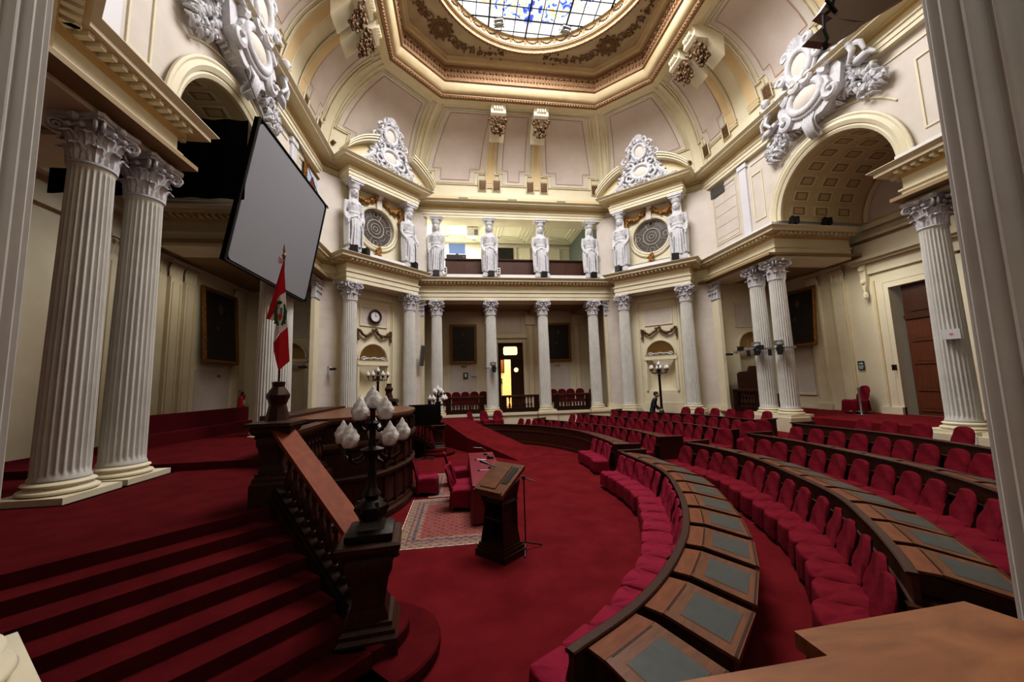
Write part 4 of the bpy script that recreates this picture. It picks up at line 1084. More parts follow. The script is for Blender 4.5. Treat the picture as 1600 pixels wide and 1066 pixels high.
# --- paintings
def painting(M, w, h, label, frame=GOLD, fw=.14, fig=True, pm=PIC, tone=None):
    r = root('framed_painting', M); mb = MB()
    for k, (a, d) in enumerate(((0,.05),(.35,.1),(.8,.06))):
        o = fw*a; q = fw*(1-a)
        x0, x1, z0, z1 = -w/2-fw+o, w/2+fw-o, -h/2-fw+o, h/2+fw-o
        t = fw*.36
        mb.box(x0,x1,-d,0,z0,z0+t); mb.box(x0,x1,-d,0,z1-t,z1); mb.box(x0,x0+t,-d,0,z0+t,z1-t); mb.box(x1-t,x1,-d,0,z0+t,z1-t)
    n = int(h/.12)
    for i in range(n):
        for s in (-1,1): mb.ball((s*(w/2+fw*.5),-.1,-h/2+h*(i+.5)/n),(.03,.03,.045),5,3)
    mb.build('frame', frame, r)
    mb = MB(); mb.add([(-w/2,-.03,-h/2),(w/2,-.03,-h/2),(w/2,-.03,h/2),(-w/2,-.03,h/2)], [(0,1,2,3)], 0)
    if fig:
        def blob(cx, cz, a, b, mi, y): mb.add([(cx+a*math.cos(t*PI/10), y, cz+b*math.sin(t*PI/10)) for t in range(20)], [tuple(range(20))], mi)
        blob(0,.18*h-.28*h, .26*w, .34*h, 1, -.032); blob(0,.2*h,.16*w,.1*h,1,-.033); blob(0,.28*h,.075*w,.075*h,2,-.034); blob(-.1*w,-.02*h,.05*w,.03*h,2,-.034)
    mb.build('canvas', tone or [pm, PICB, PICF], r)
    return tag(r, label, 'painting')
PICB = mat('painted dark coat', (28,25,24), .5); PICF = mat('painted face', (92,66,50), .6)
painting(TM((-3.07,24.58,5.5),0), 1.45, 2.3, 'dark full-length portrait in gilt frame left of the lit rear doorway')
painting(TM((3.3,24.58,5.55),0), 1.45, 2.35, 'dark full-length portrait in gilt frame right of the lit rear doorway')
painting(TM((-13.35,17.3,5.55),PI/2) @ Matrix.Rotation(math.radians(-4),4,'X'), 2.05, 2.85, 'large dark portrait in gilt frame above the pale panel, left corridor')
painting(TM((13.25,16.2,5.65),-PI/2) @ Matrix.Rotation(math.radians(-5),4,'X'), 1.7, 2.6, 'dark portrait in gilt frame seen behind the right column pair')
SKYP = mat('pale blue painted sky', (150,176,210), .6, rgb2=(208,212,220), scale=2)
painting(TM((-9.52,16.3,11.45),PI/2), 1.45, 1.35, 'gilt framed picture of a figure on pale blue, above the screen', tone=[SKYP, mat('painted red brown dress', (110,44,40), .6), PICF])

# ------------------------------------------------------------------ projection screen and black drape
r = root('projection_screen', TM((-8.5,12.55,10.08)))
def S(a, b): return None
P1 = Vector((0,-2.52,.05)); P2 = Vector((0,2.52,-.1)); P3 = Vector((-.66,2.52,-3.93)); P4 = Vector((-.62,-2.52,-3.95))
P1 = Vector((0,-2.5,.0)); P2 = Vector((0,2.5,0)); P4 = Vector((-.65,-2.5,-3.92)); P3 = Vector((-.65,2.5,-3.92))
nrm = Vector((.986,0,-.163)).normalized()
mb = MB()
def q3(u, v, o=0.): p = P4.lerp(P1, v)+(P3-P4)*u+nrm*o; return tuple(p)
mb.add([q3(0,0),q3(1,0),q3(1,1),q3(0,1),q3(0,0,-.12),q3(1,0,-.12),q3(1,1,-.12),q3(0,1,-.12)], [(0,1,2,3),(7,6,5,4),(0,4,5,1),(1,5,6,2),(2,6,7,3),(3,7,4,0)])
mb.build('backing', BLACKC, r)
mb = MB(); pts = []
for cx, cz, a0 in ((.955,.945,0),(.045,.945,PI/2),(.045,.055,PI),(.955,.055,1.5*PI)):
    for t in range(7): a = a0+PI/2*t/6; pts.append(q3(cx+.03*math.cos(a), cz+.038*math.sin(a), .015))
mb.add(pts, [tuple(range(len(pts)))]); mb.build('screen_surface', GREYS, r)
mb = MB(); mb.tube([q3(0,0,.02),q3(0,1,.02)], .035, 6); mb.tube([q3(0,1,.02),q3(1,1,.02),q3(1,0,.02),q3(0,0,.02)], .03, 6)
mb.tube([q3(1,1),(.0,2.62,.05),(.0,2.75,.0)], .03, 5); mb.build('frame', BLACK, r)
for u_, y_ in ((.1,-2.0),(.9,2.0)): mb = MB(); mb.tube([q3(u_,1,-.05),(-1.0,y_,2.6)], .015, 5); mb.build('hanging_cable', BLACK, r)
tag(r, 'huge tilted grey projection screen with black border hanging before the left arch', 'screen')
mb = MB()
mb.grid(lambda u, v: (-8.75-4.4*u, 10.03+.03*math.sin(u*40), 7.75+2.2*v-.05*math.sin(PI*u)*v), 60, 3)
tag(mb.build('black_drape', BLACKC), 'black cloth drape stretched behind the screen inside the left arch', 'curtain')

# ------------------------------------------------------------------ clock, speakers, spotlights, signs
r = root('wall_clock', TM((-(7.025+s2*.6), 18.625+s2*.6, 6.32), DIAGL)); mb = MB()
mb.tube([(.3*math.cos(t*PI/16), -.06, .3*math.sin(t*PI/16)) for t in range(32)], .055, 8, closed=True); mb.build('frame', WOODD, r, smooth=60)
mb = MB(); mb.add([(.27*math.cos(t*PI/12), -.05, .27*math.sin(t*PI/12)) for t in range(24)], [tuple(range(24))])
mb.build('clock_face', WHITEP, r)
mb = MB(); mb.box(-.008,.008,-.065,-.055,0,.17)
mb.add([(0,-.062,-.012),(.12,-.062,.03),(.12,-.062,.045),(0,-.062,.012)], [(0,1,2,3)])
for t in range(12): a = t*PI/6; mb.ball((.22*math.cos(a),-.055,.22*math.sin(a)),.014,5,3)
mb.build('clock_hands', BLACK, r)
tag(r, 'round wall clock with white face and brown rim above left niche', 'clock')
def spot_mesh():
    mb = MB(); mb.box(-.14,.14,-.12,.1,.1,.36); mb.box(-.17,.17,-.16,-.11,.07,.4); mb.tube([(-.18,0,.2),(-.18,0,.02),(.18,0,.02),(.18,0,.2)], .015, 5); mb.box(-.06,.06,-.05,.05,0,.03)
    return mb.mesh('spotlight', BLACK)
MSP = spot_mesh()
def spot(x, y, z, rz, label, tilt=-.5):
    o = mobj('spotlight', MSP, None, TM((x,y,z),rz) @ Matrix.Rotation(tilt*0,4,'X')); tag(o, label, 'spotlight', 'black spotlights on the cornices'); return o
FS = 'black spotlight on the cornice '
zc = ZE1+.0
for i, u in enumerate((-4.575,-1.525,1.525,4.5)):
    spot(u+.02, 20.64, zc, .15, FS+'at the feet of the gallery statue '+['farthest left','second from left','third from left','farthest right'][i])
x, y = dpt(-1.5,-.52,-1); spot(x,y,zc,DIAGL+.5,FS+'left pier, right-hand statue feet')
x, y = dpt(1.25,-.52,-1); spot(x,y,zc,DIAGL+.6,FS+'left pier, left-hand statue feet')
x, y = dpt(1.75,-.45,-1); spot(x,y,zc,DIAGL-.6,FS+'at the outer corner of the left pier')
x, y = dpt(-1.55,-.55,1); spot(x,y,zc,DIAGR-.4,FS+'right pier, left-hand statue feet')
x, y = dpt(1.4,-.55,1); spot(x,y,zc,DIAGR+.4,FS+'right pier, right-hand statue feet')
spot(10.1,12.75,zc+.0,-PI/2-.4,FS+'inside the right arch, left of two'); spot(11.6,12.75,zc,-PI/2-.4,FS+'inside the right arch, right of two')
for i, a in enumerate((-1.0,1.35)):
    o = spot(a*1.35, YC+3.72, ZR+.66-.42, PI+.2*(1 if a > 0 else -1), 'square grey floodlight at the rim of the skylight, '+('left' if i == 0 else 'right')+' one'); o.scale = (1.5,1.5,1.0); o.data = o.data.copy(); o.data.materials[0] = METAL; o.name = 'floodlight'; o['group'] = 'skylight floodlights'
def speaker(x, y, z, rz, label, tilt=.25):
    r = root('wall_loudspeaker', TM((x,y,z),rz) @ Matrix.Rotation(tilt,4,'X')); mb = MB(); mb.box(-.11,.11,-.16,.0,-.55,.55); mb.build('cabinet', METAL, r)
    mb = MB(); mb.box(-.095,.095,-.17,-.16,-.52,.52); mb.build('grille', VENTGREY, r); mb = MB(); mb.tube([(0,0,.2),(0,.16,.2)], .02, 5); mb.build('bracket', BLACK, r)
    return tag(r, label, 'loudspeaker')
speaker(-5.35,20.7,4.5,.5,'slim tilted loudspeaker by the left end of the back colonnade')
def cctv(x, y, z, rz, label):
    r = root('security_camera', TM((x,y,z),rz)); mb = MB(); mb.box(-.05,.05,-.28,.0,-.05,.05); mb.tube([(0,-.28,0),(0,-.33,0)], .045, 8); mb.build('camera_body', BLACK, r); mb = MB(); mb.tube([(0,-.05,0),(0,.0,.1),(0,.22,.1)], .02, 5); mb.box(-.06,.06,.2,.23,.03,.17); mb.build('mount', METAL, r)
    return tag(r, label, 'camera')
x, y = dpt(2.2,.5,-1); cctv(x,y,3.7,DIAGL+.2,'small grey security camera on the pale flank left of clock niche')
cctv(-9.75,16.2,3.75,PI/2,'small dark camera by the flag column'); cctv(9.7,16.45,3.95,-PI/2,'small dark camera left of the right column pair')
# PTZ camera rigs strapped to columns
def rig(x, y, z, rz, label, wide=False):
    r = root('camera_rig', TM((x,y,z),rz)); mb = MB()
    for q in range(16): pass
    mb.tube([(.36*math.cos(t*PI/10), .36*math.sin(t*PI/10), .0) for t in range(20)], .02, 5, closed=True); mb.tube([(0,-.36,0),(0,-.62,0)], .025, 5)
    if wide: mb.box(-.8,.5,-.62,-.54,-.03,.03); mb.tube([(-.35,-.6,0),(-.35,-.6,.45)], .012, 4); mb.tube([(.3,-.6,0),(.3,-.6,.4)], .012, 4)
    mb.build('clamp', METAL, r)
    mb = MB(); mb.ball((0,-.62,-.16),(.1,.1,.1),10,7); mb.box(-.11,.11,-.72,-.52,-.12,.04); mb.box(-.07,.07,-.8,-.62,-.27,-.12)
    if wide: mb.box(-.75,-.55,-.7,-.5,.0,.16); mb.box(-.4,-.3,-.68,-.55,-.28,-.03)
    mb.build('camera_head', BLACK, r); mb = MB(); mb.ball((0,-.6,.14),(.14,.12,.12),8,6); mb.box(-.2,.12,-.65,-.55,.1,.3); mb.build('housing', METAL, r)
    return tag(r, label, 'camera')
rig(-1.525,21.25,3.75,.1,'camera rig strapped to the second column from left in back')
rig(9.65,14.51,4.0,-PI/2+.5,'wide camera rig strapped to the left column of the right pair',True); rig(9.65,13.46,3.95,-PI/2+.6,'camera rig strapped to the right column of the right pair',True)
r = root('control_box', TM((9.32,8.02,3.8),-PI/2+.45)); mb = MB(); mb.box(-.16,.16,-.1,.05,-.13,.13); mb.build('case', WHITEP, r); mb = MB(); mb.box(-.02,.04,-.104,-.1,-.03,.02); mb.build('logo', mat('pink mark', (224,120,150), .5), r); tag(r, 'white box with pink mark on near right column', 'box')
mb = MB(); mb.box(-.27,.27,-.035,.0,-.12,.12); [mb.box(-.25,.25,-.05,-.035,-.1+.04*k,-.085+.04*k,1) for k in range(5)]
o = mb.build('wall_vent', [VENTGREY, METAL], M=TM((9.6,16.4,12.15),-PI/2) @ Matrix.Diagonal((2.2,1,2.0,1))); tag(o, 'grey ventilation grille on the upper right wall', 'vent')
# exit sign, plaques, extinguisher
def signp(M, w, h, name, label, face, marks, cat='sign'):
    r = root(name, M); mb = MB(); mb.box(-w/2,w/2,-.015,0,-h/2,h/2); mb.build('board', face, r)
    mb = MB(); marks(mb); mb.build('marking', WHITEP if face is not WHITEP else BLACK, r); return tag(r, label, cat)
GREEN = mat('sign green', (28,74,72), .5)
def arrow(mb):
    mb.box(-.09,.02,-.02,-.016,.06,.1); mb.add([(.02,-.02,.02),(.1,-.02,.08),(.02,-.02,.14)], [(0,1,2)]); mb.box(-.1,.1,-.02,-.016,-.02,.0); mb.box(-.1,.1,-.02,-.016,-.08,-.05); mb.box(-.08,.08,-.02,-.016,-.14,-.11)
signp(TM((13.5,13.75,3.2),-PI/2),.26,.36,'exit_sign','small dark green sign with white arrow beside right doorway',GREEN,arrow)
signp(TM((-2.95,24.6,3.45),0),.3,.38,'safety_sign','small green and white notice under the left portrait',GREEN,lambda mb: (mb.box(-.06,.06,-.02,-.016,-.1,.12),))
signp(TM((-2.4,24.6,3.5),0),.36,.24,'paper_notice','white paper notice beside the green notice, under left portrait',WHITEP,lambda mb: [mb.box(-.14,.14,-.02,-.016,-.08+.05*k,-.07+.05*k) for k in range(4)],'notice')
signp(TM((-13.3,17.3,3.5),PI/2),.22,.1,'name_plaque','small dark plaque on pale panel under left corridor portrait',BLACK,lambda mb: mb.box(-.08,.08,-.02,-.016,-.01,.01),'plaque')
signp(TM((-3.05,24.6,4.05),0),.3,.07,'name_plaque','small dark plaque under the left rear portrait',BLACK,lambda mb: mb.box(-.1,.1,-.02,-.016,-.01,.01),'plaque')
signp(TM((3.2,24.6,4.0),0),.34,.07,'name_plaque','small grey plaque under the right rear portrait',METAL,lambda mb: mb.box(-.1,.1,-.02,-.016,-.01,.01),'plaque')
signp(TM((13.42,12.42,3.05),-PI),.36,.22,'name_plaque','dark plaque on reveal of recessed right doorway',WOODD,lambda mb: mb.box(-.1,.1,-.02,-.016,-.01,.01),'plaque')
def ext_marks(mb):
    for k in range(4): mb.box(-.12,.12,-.02,-.016,-.1+.055*k,-.08+.055*k)
signp(TM((-13.38,19.02,3.1),PI/2),.42,.4,'extinguisher_sign','pinkish paper notice above fire extinguisher in left corridor',mat('pale pink paper', (214,176,176), .6),ext_marks)
r = root('fire_extinguisher', TM((-13.28,19.0,2.02),PI/2)); mb = MB(); mb.lathe([(.1,0),(.13,.03),(.13,.5),(.1,.58),(.04,.64)], 16); mb.build('cylinder', REDP, r, smooth=40)
mb = MB(); mb.box(-.03,.03,-.03,.03,.62,.72); mb.tube([(0,-.03,.7),(.14,-.06,.66),(.16,-.05,.3)], .02, 6); mb.ball((0,-.03,.76),(.1,.04,.04),8,5); mb.build('valve', BLACK, r)
mb = MB(); mb.box(-.08,.08,-.135,-.12,.2,.44); mb.build('label_patch', WHITEP, r); tag(r, 'red fire extinguisher with black hose on the left corridor wall', 'fire extinguisher')
# ------------------------------------------------------------------ doors
r = root('door_1', TM((13.72, 10.68, ZG), -PI/2)); struct(r, 'tall reddish brown panelled double door on the right')
mb = MB(); mb.box(-1.43,.57,.0,.06,3.75,5.0); mb.box(-1.43,.57,-.06,.06,3.62,3.78); mb.box(-1.2,.35,-.03,.0,3.9,4.7); mb.build('transom_panel', WOODM, r)
for s, x0, x1 in ((-1,-1.43,-.44),(1,-.42,.57)):
    mb = MB(); mb.box(x0,x1,0,.06,0,3.62,0); 
    for z0, z1 in ((.15,.75),(.9,1.75),(1.9,2.6),(2.75,3.5)):
        for k, (g, d) in enumerate(((.0,.035),(.06,.015),(.12,.045))): mb.box(x0+.11+g,x1-.11-g,-d,0,z0+g,z1-g,0)
    d = mb.build('door_leaf', DOORW, r); mb = MB(); mb.ball((x1-.08 if s < 0 else x0+.08,-.07,1.75),.04,8,5); mb.build('door_handle', METAL, d)
r = root('door_2', TM((.04,24.86,ZG),0)); struct(r, 'dark rear door, one leaf open onto a lit room')
mb = MB(); mb.box(-.84,.84,0,.06,3.25,4.3); mb.box(-.84,-.76,-.05,.1,0,4.3); mb.box(.76,.84,-.05,.1,0,4.3); mb.box(-.8,.8,-.05,.1,3.2,3.3); mb.box(-.84,.84,-.05,.1,4.2,4.3); mb.build('door_frame', WOODD, r)
pts = [(-.42,3.5),(.42,3.5),(.42,3.55),(.47,3.58),(.47,3.98),(.42,4.01),(.42,4.06),(-.42,4.06),(-.42,4.01),(-.47,3.98),(-.47,3.58),(-.42,3.55)]
mb = MB(); mb.add([(x,-.01,z) for x, z in pts], [tuple(range(len(pts)))]); mb.build('transom_glass', WARMG, r)
mb = MB(); mb.box(-.0,.78,.0,.05,0,3.2); mb.box(.12,.66,-.02,0,.2,1.2); mb.box(.12,.66,-.02,0,1.35,2.1); dl = mb.build('door_leaf', WOODD, r)
mb = MB(); mb.add([(.36+.15*math.cos(t*PI/12),-.015,2.5+.15*math.sin(t*PI/12)) for t in range(24)], [tuple(range(24))]); mb.build('porthole', WARMG, dl)
mb = MB(); mb.box(-.78,-.73,-.7,.0,0,3.2); dl = mb.build('door_leaf', WOODD, r); mb = MB(); mb.tube([(-.71,-.6,.9),(-.68,-.6,1.0),(-.68,-.6,1.8),(-.71,-.6,1.9)], .02, 6); mb.build('door_handle', METAL, dl)
# lit room behind
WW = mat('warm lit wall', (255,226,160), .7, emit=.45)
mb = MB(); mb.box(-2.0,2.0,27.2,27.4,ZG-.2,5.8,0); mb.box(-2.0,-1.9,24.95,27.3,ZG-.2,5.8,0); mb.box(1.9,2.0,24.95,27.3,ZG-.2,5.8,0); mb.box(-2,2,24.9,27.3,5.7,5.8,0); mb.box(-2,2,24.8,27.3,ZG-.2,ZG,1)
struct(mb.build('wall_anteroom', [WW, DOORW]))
painting(TM((-.55,27.15,4.15),0), .75, .95, 'small portrait seen through the open rear door', frame=WOODD, fw=.05, tone=[mat('painted brown ground', (120,70,36), .6), PICB, mat('painted bright face', (226,178,128), .6)])
signp(TM((-.5,27.15,3.05),0),.5,.45,'framed_notice','framed notices seen through the open rear door below the portrait',WHITEP,lambda mb: [mb.box(-.2+.22*i,-.02+.22*i,-.02,-.016,-.18+.2*k,-.02+.2*k) for i in range(2) for k in range(2)],'notice')
# ------------------------------------------------------------------ rostrum, stairs, balustrades
BAL = [(.055,0),(.055,.05),(.03,.07),(.045,.1),(.06,.17),(.055,.24),(.03,.32),(.025,.4),(.045,.44),(.03,.47),(.028,.52),(.05,.56),(.055,.6),(.055,.64)]
def bal_mesh(h, name='baluster'):
    mb = MB(); mb.lathe([(r, z*h/.64) for r, z in BAL], 12); return mb.mesh(name, WOODD, smooth=50)
MBAL = bal_mesh(.62)
MBALS = bal_mesh(.5)
def balustrade(p, q, label, z0=ZG, hs=.95, rail=WOODD, w=.26, step=.19, base=.12, posts=False, group=None, name='wooden_balustrade'):
    """p,q: (x,y,z floor) ends"""
    p = Vector(p); q = Vector(q); d = q-p; L = d.xy.length; slope = math.atan2(d.z, L); rz = math.atan2(d.y, d.x)
    M = TM(p, rz); r = root(name, M); k = d.z/L
    def bar(y0, y1, z0_, z1_, x0=0, x1=L):
        m = MB(); m.add([(x0,y0,z0_+k*x0),(x1,y0,z0_+k*x1),(x1,y1,z0_+k*x1),(x0,y1,z0_+k*x0),(x0,y0,z1_+k*x0),(x1,y0,z1_+k*x1),(x1,y1,z1_+k*x1),(x0,y1,z1_+k*x0)],
              [(0,3,2,1),(4,5,6,7),(0,1,5,4),(1,2,6,5),(2,3,7,6),(3,0,4,7)]); return m
    m = bar(-w/2,w/2,hs-.06,hs); m.merge(bar(-w/2+.03,w/2-.03,hs-.12,hs-.06)); 
    o = m.build('handrail', rail, r)
    m = bar(-w/2+.02,w/2-.02,0,base); m.merge(bar(-w/2+.05,w/2-.05,base,base+.05))
    if posts:
        for x in (.14, L-.14): m.merge(bar(-w/2+.03,w/2-.03,0,hs-.1,x-.14,x+.14)); 
        for x in (.14, L-.14): m.merge(bar(-w/2+.0,w/2-.0,.25,hs-.3,x-.09,x+.09))
    m.build('base_rail', WOODB, r)
    a, b = (.36, L-.36) if posts else (.12, L-.12)
    n = max(2, int((b-a)/step))
    for i in range(n):
        x = a+(b-a)*(i+.5)/n; mobj('baluster', MBAL, r, Matrix.Translation((x,0,base+.04+k*x)) @ Matrix.Diagonal((1,1,(hs-.12-base-.04)/.62,1)))
    return tag(r, label, 'balustrade', group)
def newel(x, y, z, rz, h, label, cap=1.):
    r = root('newel_post', TM((x,y,z),rz) @ Matrix.Diagonal((cap,cap,1,1))); mb = MB()
    mb.sqlathe([(.3,0),(.3,.3),(.27,.33),(.27,.37),(.24,.4),(.24,.44)]); mb.build('plinth', WOODD, r)
    mb = MB(); H = h-.12
    prof = [(.2,.43),(.2,.48),(.16,.56),(.165,.64),(.2,.78*H),(.235,.86*H),(.24,.93*H),(.2,H)]
    vs = []
    mb.sqlathe(prof)
    for s in (-1, 1):
        for q in range(2): mb.tube([(s*(.2+.08*math.cos(t*.5)*(1-t/16)), -.12+.24*q, .84*h+.08*math.sin(t*.5)*(1-t/16)) for t in range(14)], .035, 6)
    mb.box(-.1,.1,-.19,.19,.58,.8*H); mb.build('post', WOODD, r, smooth=40)
    mb = MB(); mb.sqlathe([(.21,H-.04),(.25,H),(.31,H+.05),(.325,H+.11),(.3,H+.13)]); mb.build('cap', WOODD, r)
    return tag(r, label, 'newel post')
def globe(mb, x, y, z, s=1.):
    vs = []; n = 24; prof = [(.035,0),(.065,.015),(.085,.05),(.09,.09),(.086,.125),(.068,.15),(.062,.165),(.058,.185),(.035,.21),(.03,.225),(.016,.25),(.004,.27)]
    for r, zz in prof:
        for i in range(n):
            a = 2*PI*i/n+zz*9; k = 1+.12*math.sin(4*(2*PI*i/n)); vs.append((x+s*r*k*math.cos(a), y+s*r*k*math.sin(a), z+s*zz))
    fs = [(j*n+i, j*n+(i+1) % n, (j+1)*n+(i+1) % n, (j+1)*n+i) for j in range(len(prof)-1) for i in range(n)]
    mb.add(vs, fs)
def _globe(): 
    mb = MB(); globe(mb, 0,0,0); return mb.mesh('glass_shade', GLASSW, smooth=60)
MGL = _globe()
def lamp(x, y, z, rz, label, s=1., low=5, up=4, group=None):
    """bronze candelabrum with flame-shaped globes; z is its foot"""
    r = root('candelabrum_lamp', TM((x,y,z),rz,s)); mb = MB()
    mb.sqlathe([(.22,0),(.24,.02),(.24,.08),(.19,.1)]); mb.sqlathe([(.15,.1),(.11,.16),(.1,.22)])
    mb.lathe([(.13,.18),(.15,.26),(.17,.32),(.11,.38),(.07,.4),(.1,.44),(.06,.5),(.045,.56),(.05,.66),(.04,.8),(.075,.86),(.12,.9),(.13,.93),(.05,.96),(.035,1.05),(.04,1.18),(.09,1.22),(.03,1.25),(.03,1.36),(.06,1.38)], 18)
    for k in range(6): a = k*PI/3; mb.tube([(.12*math.cos(a),.12*math.sin(a),.2),(.17*math.cos(a),.17*math.sin(a),.28),(.13*math.cos(a),.13*math.sin(a),.37)], .02, 5)
    mb.build('stem', BRONZEM, r, smooth=50)
    g = [(0,0,1.38)]
    for k in range(low):
        a = 2*PI*k/low+.35; c, s_ = math.cos(a), math.sin(a); m = MB()
        m.tube([(.04*c,.04*s_,.92),(.14*c,.14*s_,.82),(.24*c,.24*s_,.8),(.33*c,.33*s_,.86),(.34*c,.34*s_,.97)], [.022,.022,.02,.02,.018], 7); m.lathe([(.03,.95),(.055,.98),(.05,1.0)],10,(.34*c,.34*s_,0)); m.build('arm', BRONZEM, r, smooth=50); g.append((.34*c,.34*s_,.99))
    for k in range(up):
        a = 2*PI*k/up+.9; c, s_ = math.cos(a), math.sin(a); m = MB()
        m.tube([(.03*c,.03*s_,1.2),(.1*c,.1*s_,1.13),(.17*c,.17*s_,1.16),(.19*c,.19*s_,1.24)], .018, 7); m.lathe([(.03,1.22),(.05,1.25),(.045,1.27)],10,(.19*c,.19*s_,0)); m.build('arm', BRONZEM, r, smooth=50); g.append((.19*c,.19*s_,1.26))
    for p in g: mobj('glass_shade', MGL, r, Matrix.Translation(p))
    return tag(r, label, 'lamp', group)
# stairs
def cw(c, w): return ((c+w)/2, (w-c)/2)
for nm, f in (('near', lambda p: p), ('far', lambda p: (p[0], 21.0-p[1]))):
    mb = MB()
    for i in range(9):
        c = -11.75+.49*i; z = ZG*(1-i/9)
        P = [f(cw(-12.6, -3.9)), f(cw(c, -3.9)), f(cw(c, -.05)), f(cw(-12.6, -.05))]
        if i: mb.prism(P, 0, z)
        else: mb.prism(P, 0, z-.001)
    nx, ny = f((-4.3,4.55))
    mb.lathe([(.72,0),(.75,.05),(.75,ZG/9-.02),(.73,ZG/9)], 40, (nx,ny,0)); mb.lathe([(.5,0),(.5,ZG*2/9-.02),(.48,ZG*2/9)], 40, (nx-.1,ny+(.1 if nm == 'near' else -.1),0))
    P = [f(cw(-8.85, -.05)), f(cw(-7.83,-.05)), f((-3.62,4.35)), f((-3.9,5.1)), f((-4.7,5.1))]
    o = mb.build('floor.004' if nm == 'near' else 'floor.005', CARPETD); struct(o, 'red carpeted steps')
newel(-4.3,4.55,0,PI/4*0+.12,1.22,'dark carved newel post at the foot of the near stair, carrying a candelabrum')
lamp(-4.3,4.55,1.23,.1,'dark candelabrum with white flame globes on the nearest newel post')
newel(-5.98,6.05,ZG,.12,1.08,'dark carved newel post at the head of near stair, carrying the flagpole',.82)
newel(-4.25,16.4,0,0,1.22,'dark newel post at the foot of the far stair beyond the television')
lamp(-4.25,16.4,1.23,.1,'small candelabrum with white globes standing beyond the television screen')
newel(-6.0,14.95,ZG,0,1.08,'dark newel post with turned finial beyond the rostrum top')
def finial(x, y, z, label, pole=0):
    r = root('turned_finial', TM((x,y,z))); mb = MB(); mb.sqlathe([(.3,0),(.3,.05),(.2,.07)]); mb.lathe([(.17,.06),(.15,.12),(.11,.3),(.125,.34),(.13,.36),(.15,.4),(.155,.44),(.12,.5),(.08,.56),(.085,.6),(.09,.63),(.05,.64)], 8, rot=PI/8); mb.build('finial_body', WOODD, r, smooth=30)
    return tag(r, label, 'finial')
finial(-5.98,6.05,ZG+1.09,'dark octagonal turned base holding the flagpole'); finial(-6.0,14.95,ZG+1.09,'dark octagonal turned finial seen over the rostrum top')
balustrade((-5.82,5.9,1.36),(-4.42,4.7,.22),'sloping balustrade with polished red-brown handrail on the near stair',hs=.93,rail=WOODL,w=.3,step=.15)
balustrade((-5.82,15.1,1.3),(-4.42,16.2,.22),'sloping dark balustrade of the far stair',hs=.9,w=.26,step=.16)
balustrade((-6.0,6.4,ZG),(-6.05,8.15,ZG),'level dark balustrade between the flag newel and the rostrum',hs=.95,rail=WOODM,step=.17)
balustrade((-6.05,13.0,ZG),(-6.0,14.7,ZG),'level dark balustrade between the rostrum and the far newel',hs=.95,step=.17)
mb = MB(); mb.box(-6.12,-5.88,6.2,8.4,0,ZG+.02); mb.box(-5.9,-5.84,6.4,8.1,.9,.98); mb.box(-6.12,-5.88,12.8,15.0,0,ZG+.02)
mb.prism([(-5.95,6.1),(-4.45,4.85),(-4.3,4.7),(-4.5,4.55),(-6.1,5.9)], 0, .2)
struct(mb.build('wall_platform', WOODD), 'dark wooden retaining face of the platform')
mb = MB(); mb.add([(-5.9,6.02,0),(-4.36,4.74,0),(-4.36,4.74,.3),(-5.9,6.02,1.42),(-6.0,5.86,0),(-4.48,4.58,0),(-4.48,4.58,.3),(-6.0,5.86,1.42)], [(0,1,2,3),(7,6,5,4),(3,2,6,7),(0,4,5,1),(1,5,6,2),(0,3,7,4)])

struct(mb.build('wall_platform.001', WOODD), 'dark closed string of the near stair')
# rostrum
arc = [(-6.1,8.25),(-5.2,8.72)]
Rr = 3.9; sag = .5; half = 1.85; Rr = (half*half+sag*sag)/(2*sag)
for t in range(1, 16): y = -half+2*half*t/16; arc.append((-5.17+math.sqrt(Rr*Rr-y*y)-(Rr-sag), 10.6+y))
arc += [(-5.2,12.48),(-6.1,12.95)]
ros = root('presidential_rostrum', TM((0,0,0)))
P = arc[::-1]
mb = MB(); mb.sweep(P, [(-.3,0),(.14,0),(.14,.14),(.08,.18),(.06,.24),(0,.26),(0,.86),(.05,.88),(.1,.93),(.12,.99),(.06,1.02),(0,1.04),(0,1.5),(.03,1.52),(.1,1.56),(.14,1.64),(.13,1.7),(.05,1.72),(-.04,1.76),(-.04,2.04),(.02,2.07),(.08,2.12),(.08,2.18),(-.3,2.18)])
mb.build('curved_front', WOODD, ros)
mb = MB(); mb.prism([(-6.9,8.3)]+[(x+.12,y) for x, y in arc]+[(-6.9,12.9)], 2.18, 2.24); mb.build('desk_top', WOOD, ros)
mb = MB(); mb.prism([(-7.6,8.9),(-6.9,8.6),(-6.9,12.6),(-7.6,12.3)], ZG, 2.3); mb.build('rear_desk', WOODD, ros)
segs = 9; S_, LL = resample(catmull(P[2:-2], 3), .1); 
k = 0
for i in range(7):
    s = LL*(i+.5)/7; p, t = at_len(S_, s); n = np.array([-t[1], t[0]]); rz = math.atan2(n[0], -n[1])
    mb = MB(); w = .2
    for x0, x1, z0, z1 in ((-w,w,.32,.8),(-w,w,1.1,1.46)):
        for g, d in ((0,.03),(.035,.012),(.07,.035)): mb.box(x0+g,x1-g,-d,.0,z0+g,z1-g)
    mb.build('panel', WOODM, ros, M=TM((p[0],p[1],0), rz))
for i in range(8):
    s = LL*i/7; p, t = at_len(S_, min(max(s,.06),LL-.06)); n = np.array([-t[1], t[0]]); rz = math.atan2(n[0], -n[1])
    mb = MB(); mb.box(-.05,.05,-.06,0,.26,.86); mb.box(-.05,.05,-.06,0,1.04,1.5); mb.xprism([(-.06,1.74),(.06,1.74),(.05,2.05),(-.05,2.05)], -.07, .03)
    mb.lathe([(.05,1.76),(.075,1.84),(.05,1.92),(.06,2.03)], 8, (0,-.06,0)); mb.build('console_pilaster', WOODD, ros, M=TM((p[0],p[1],0), rz), smooth=40)
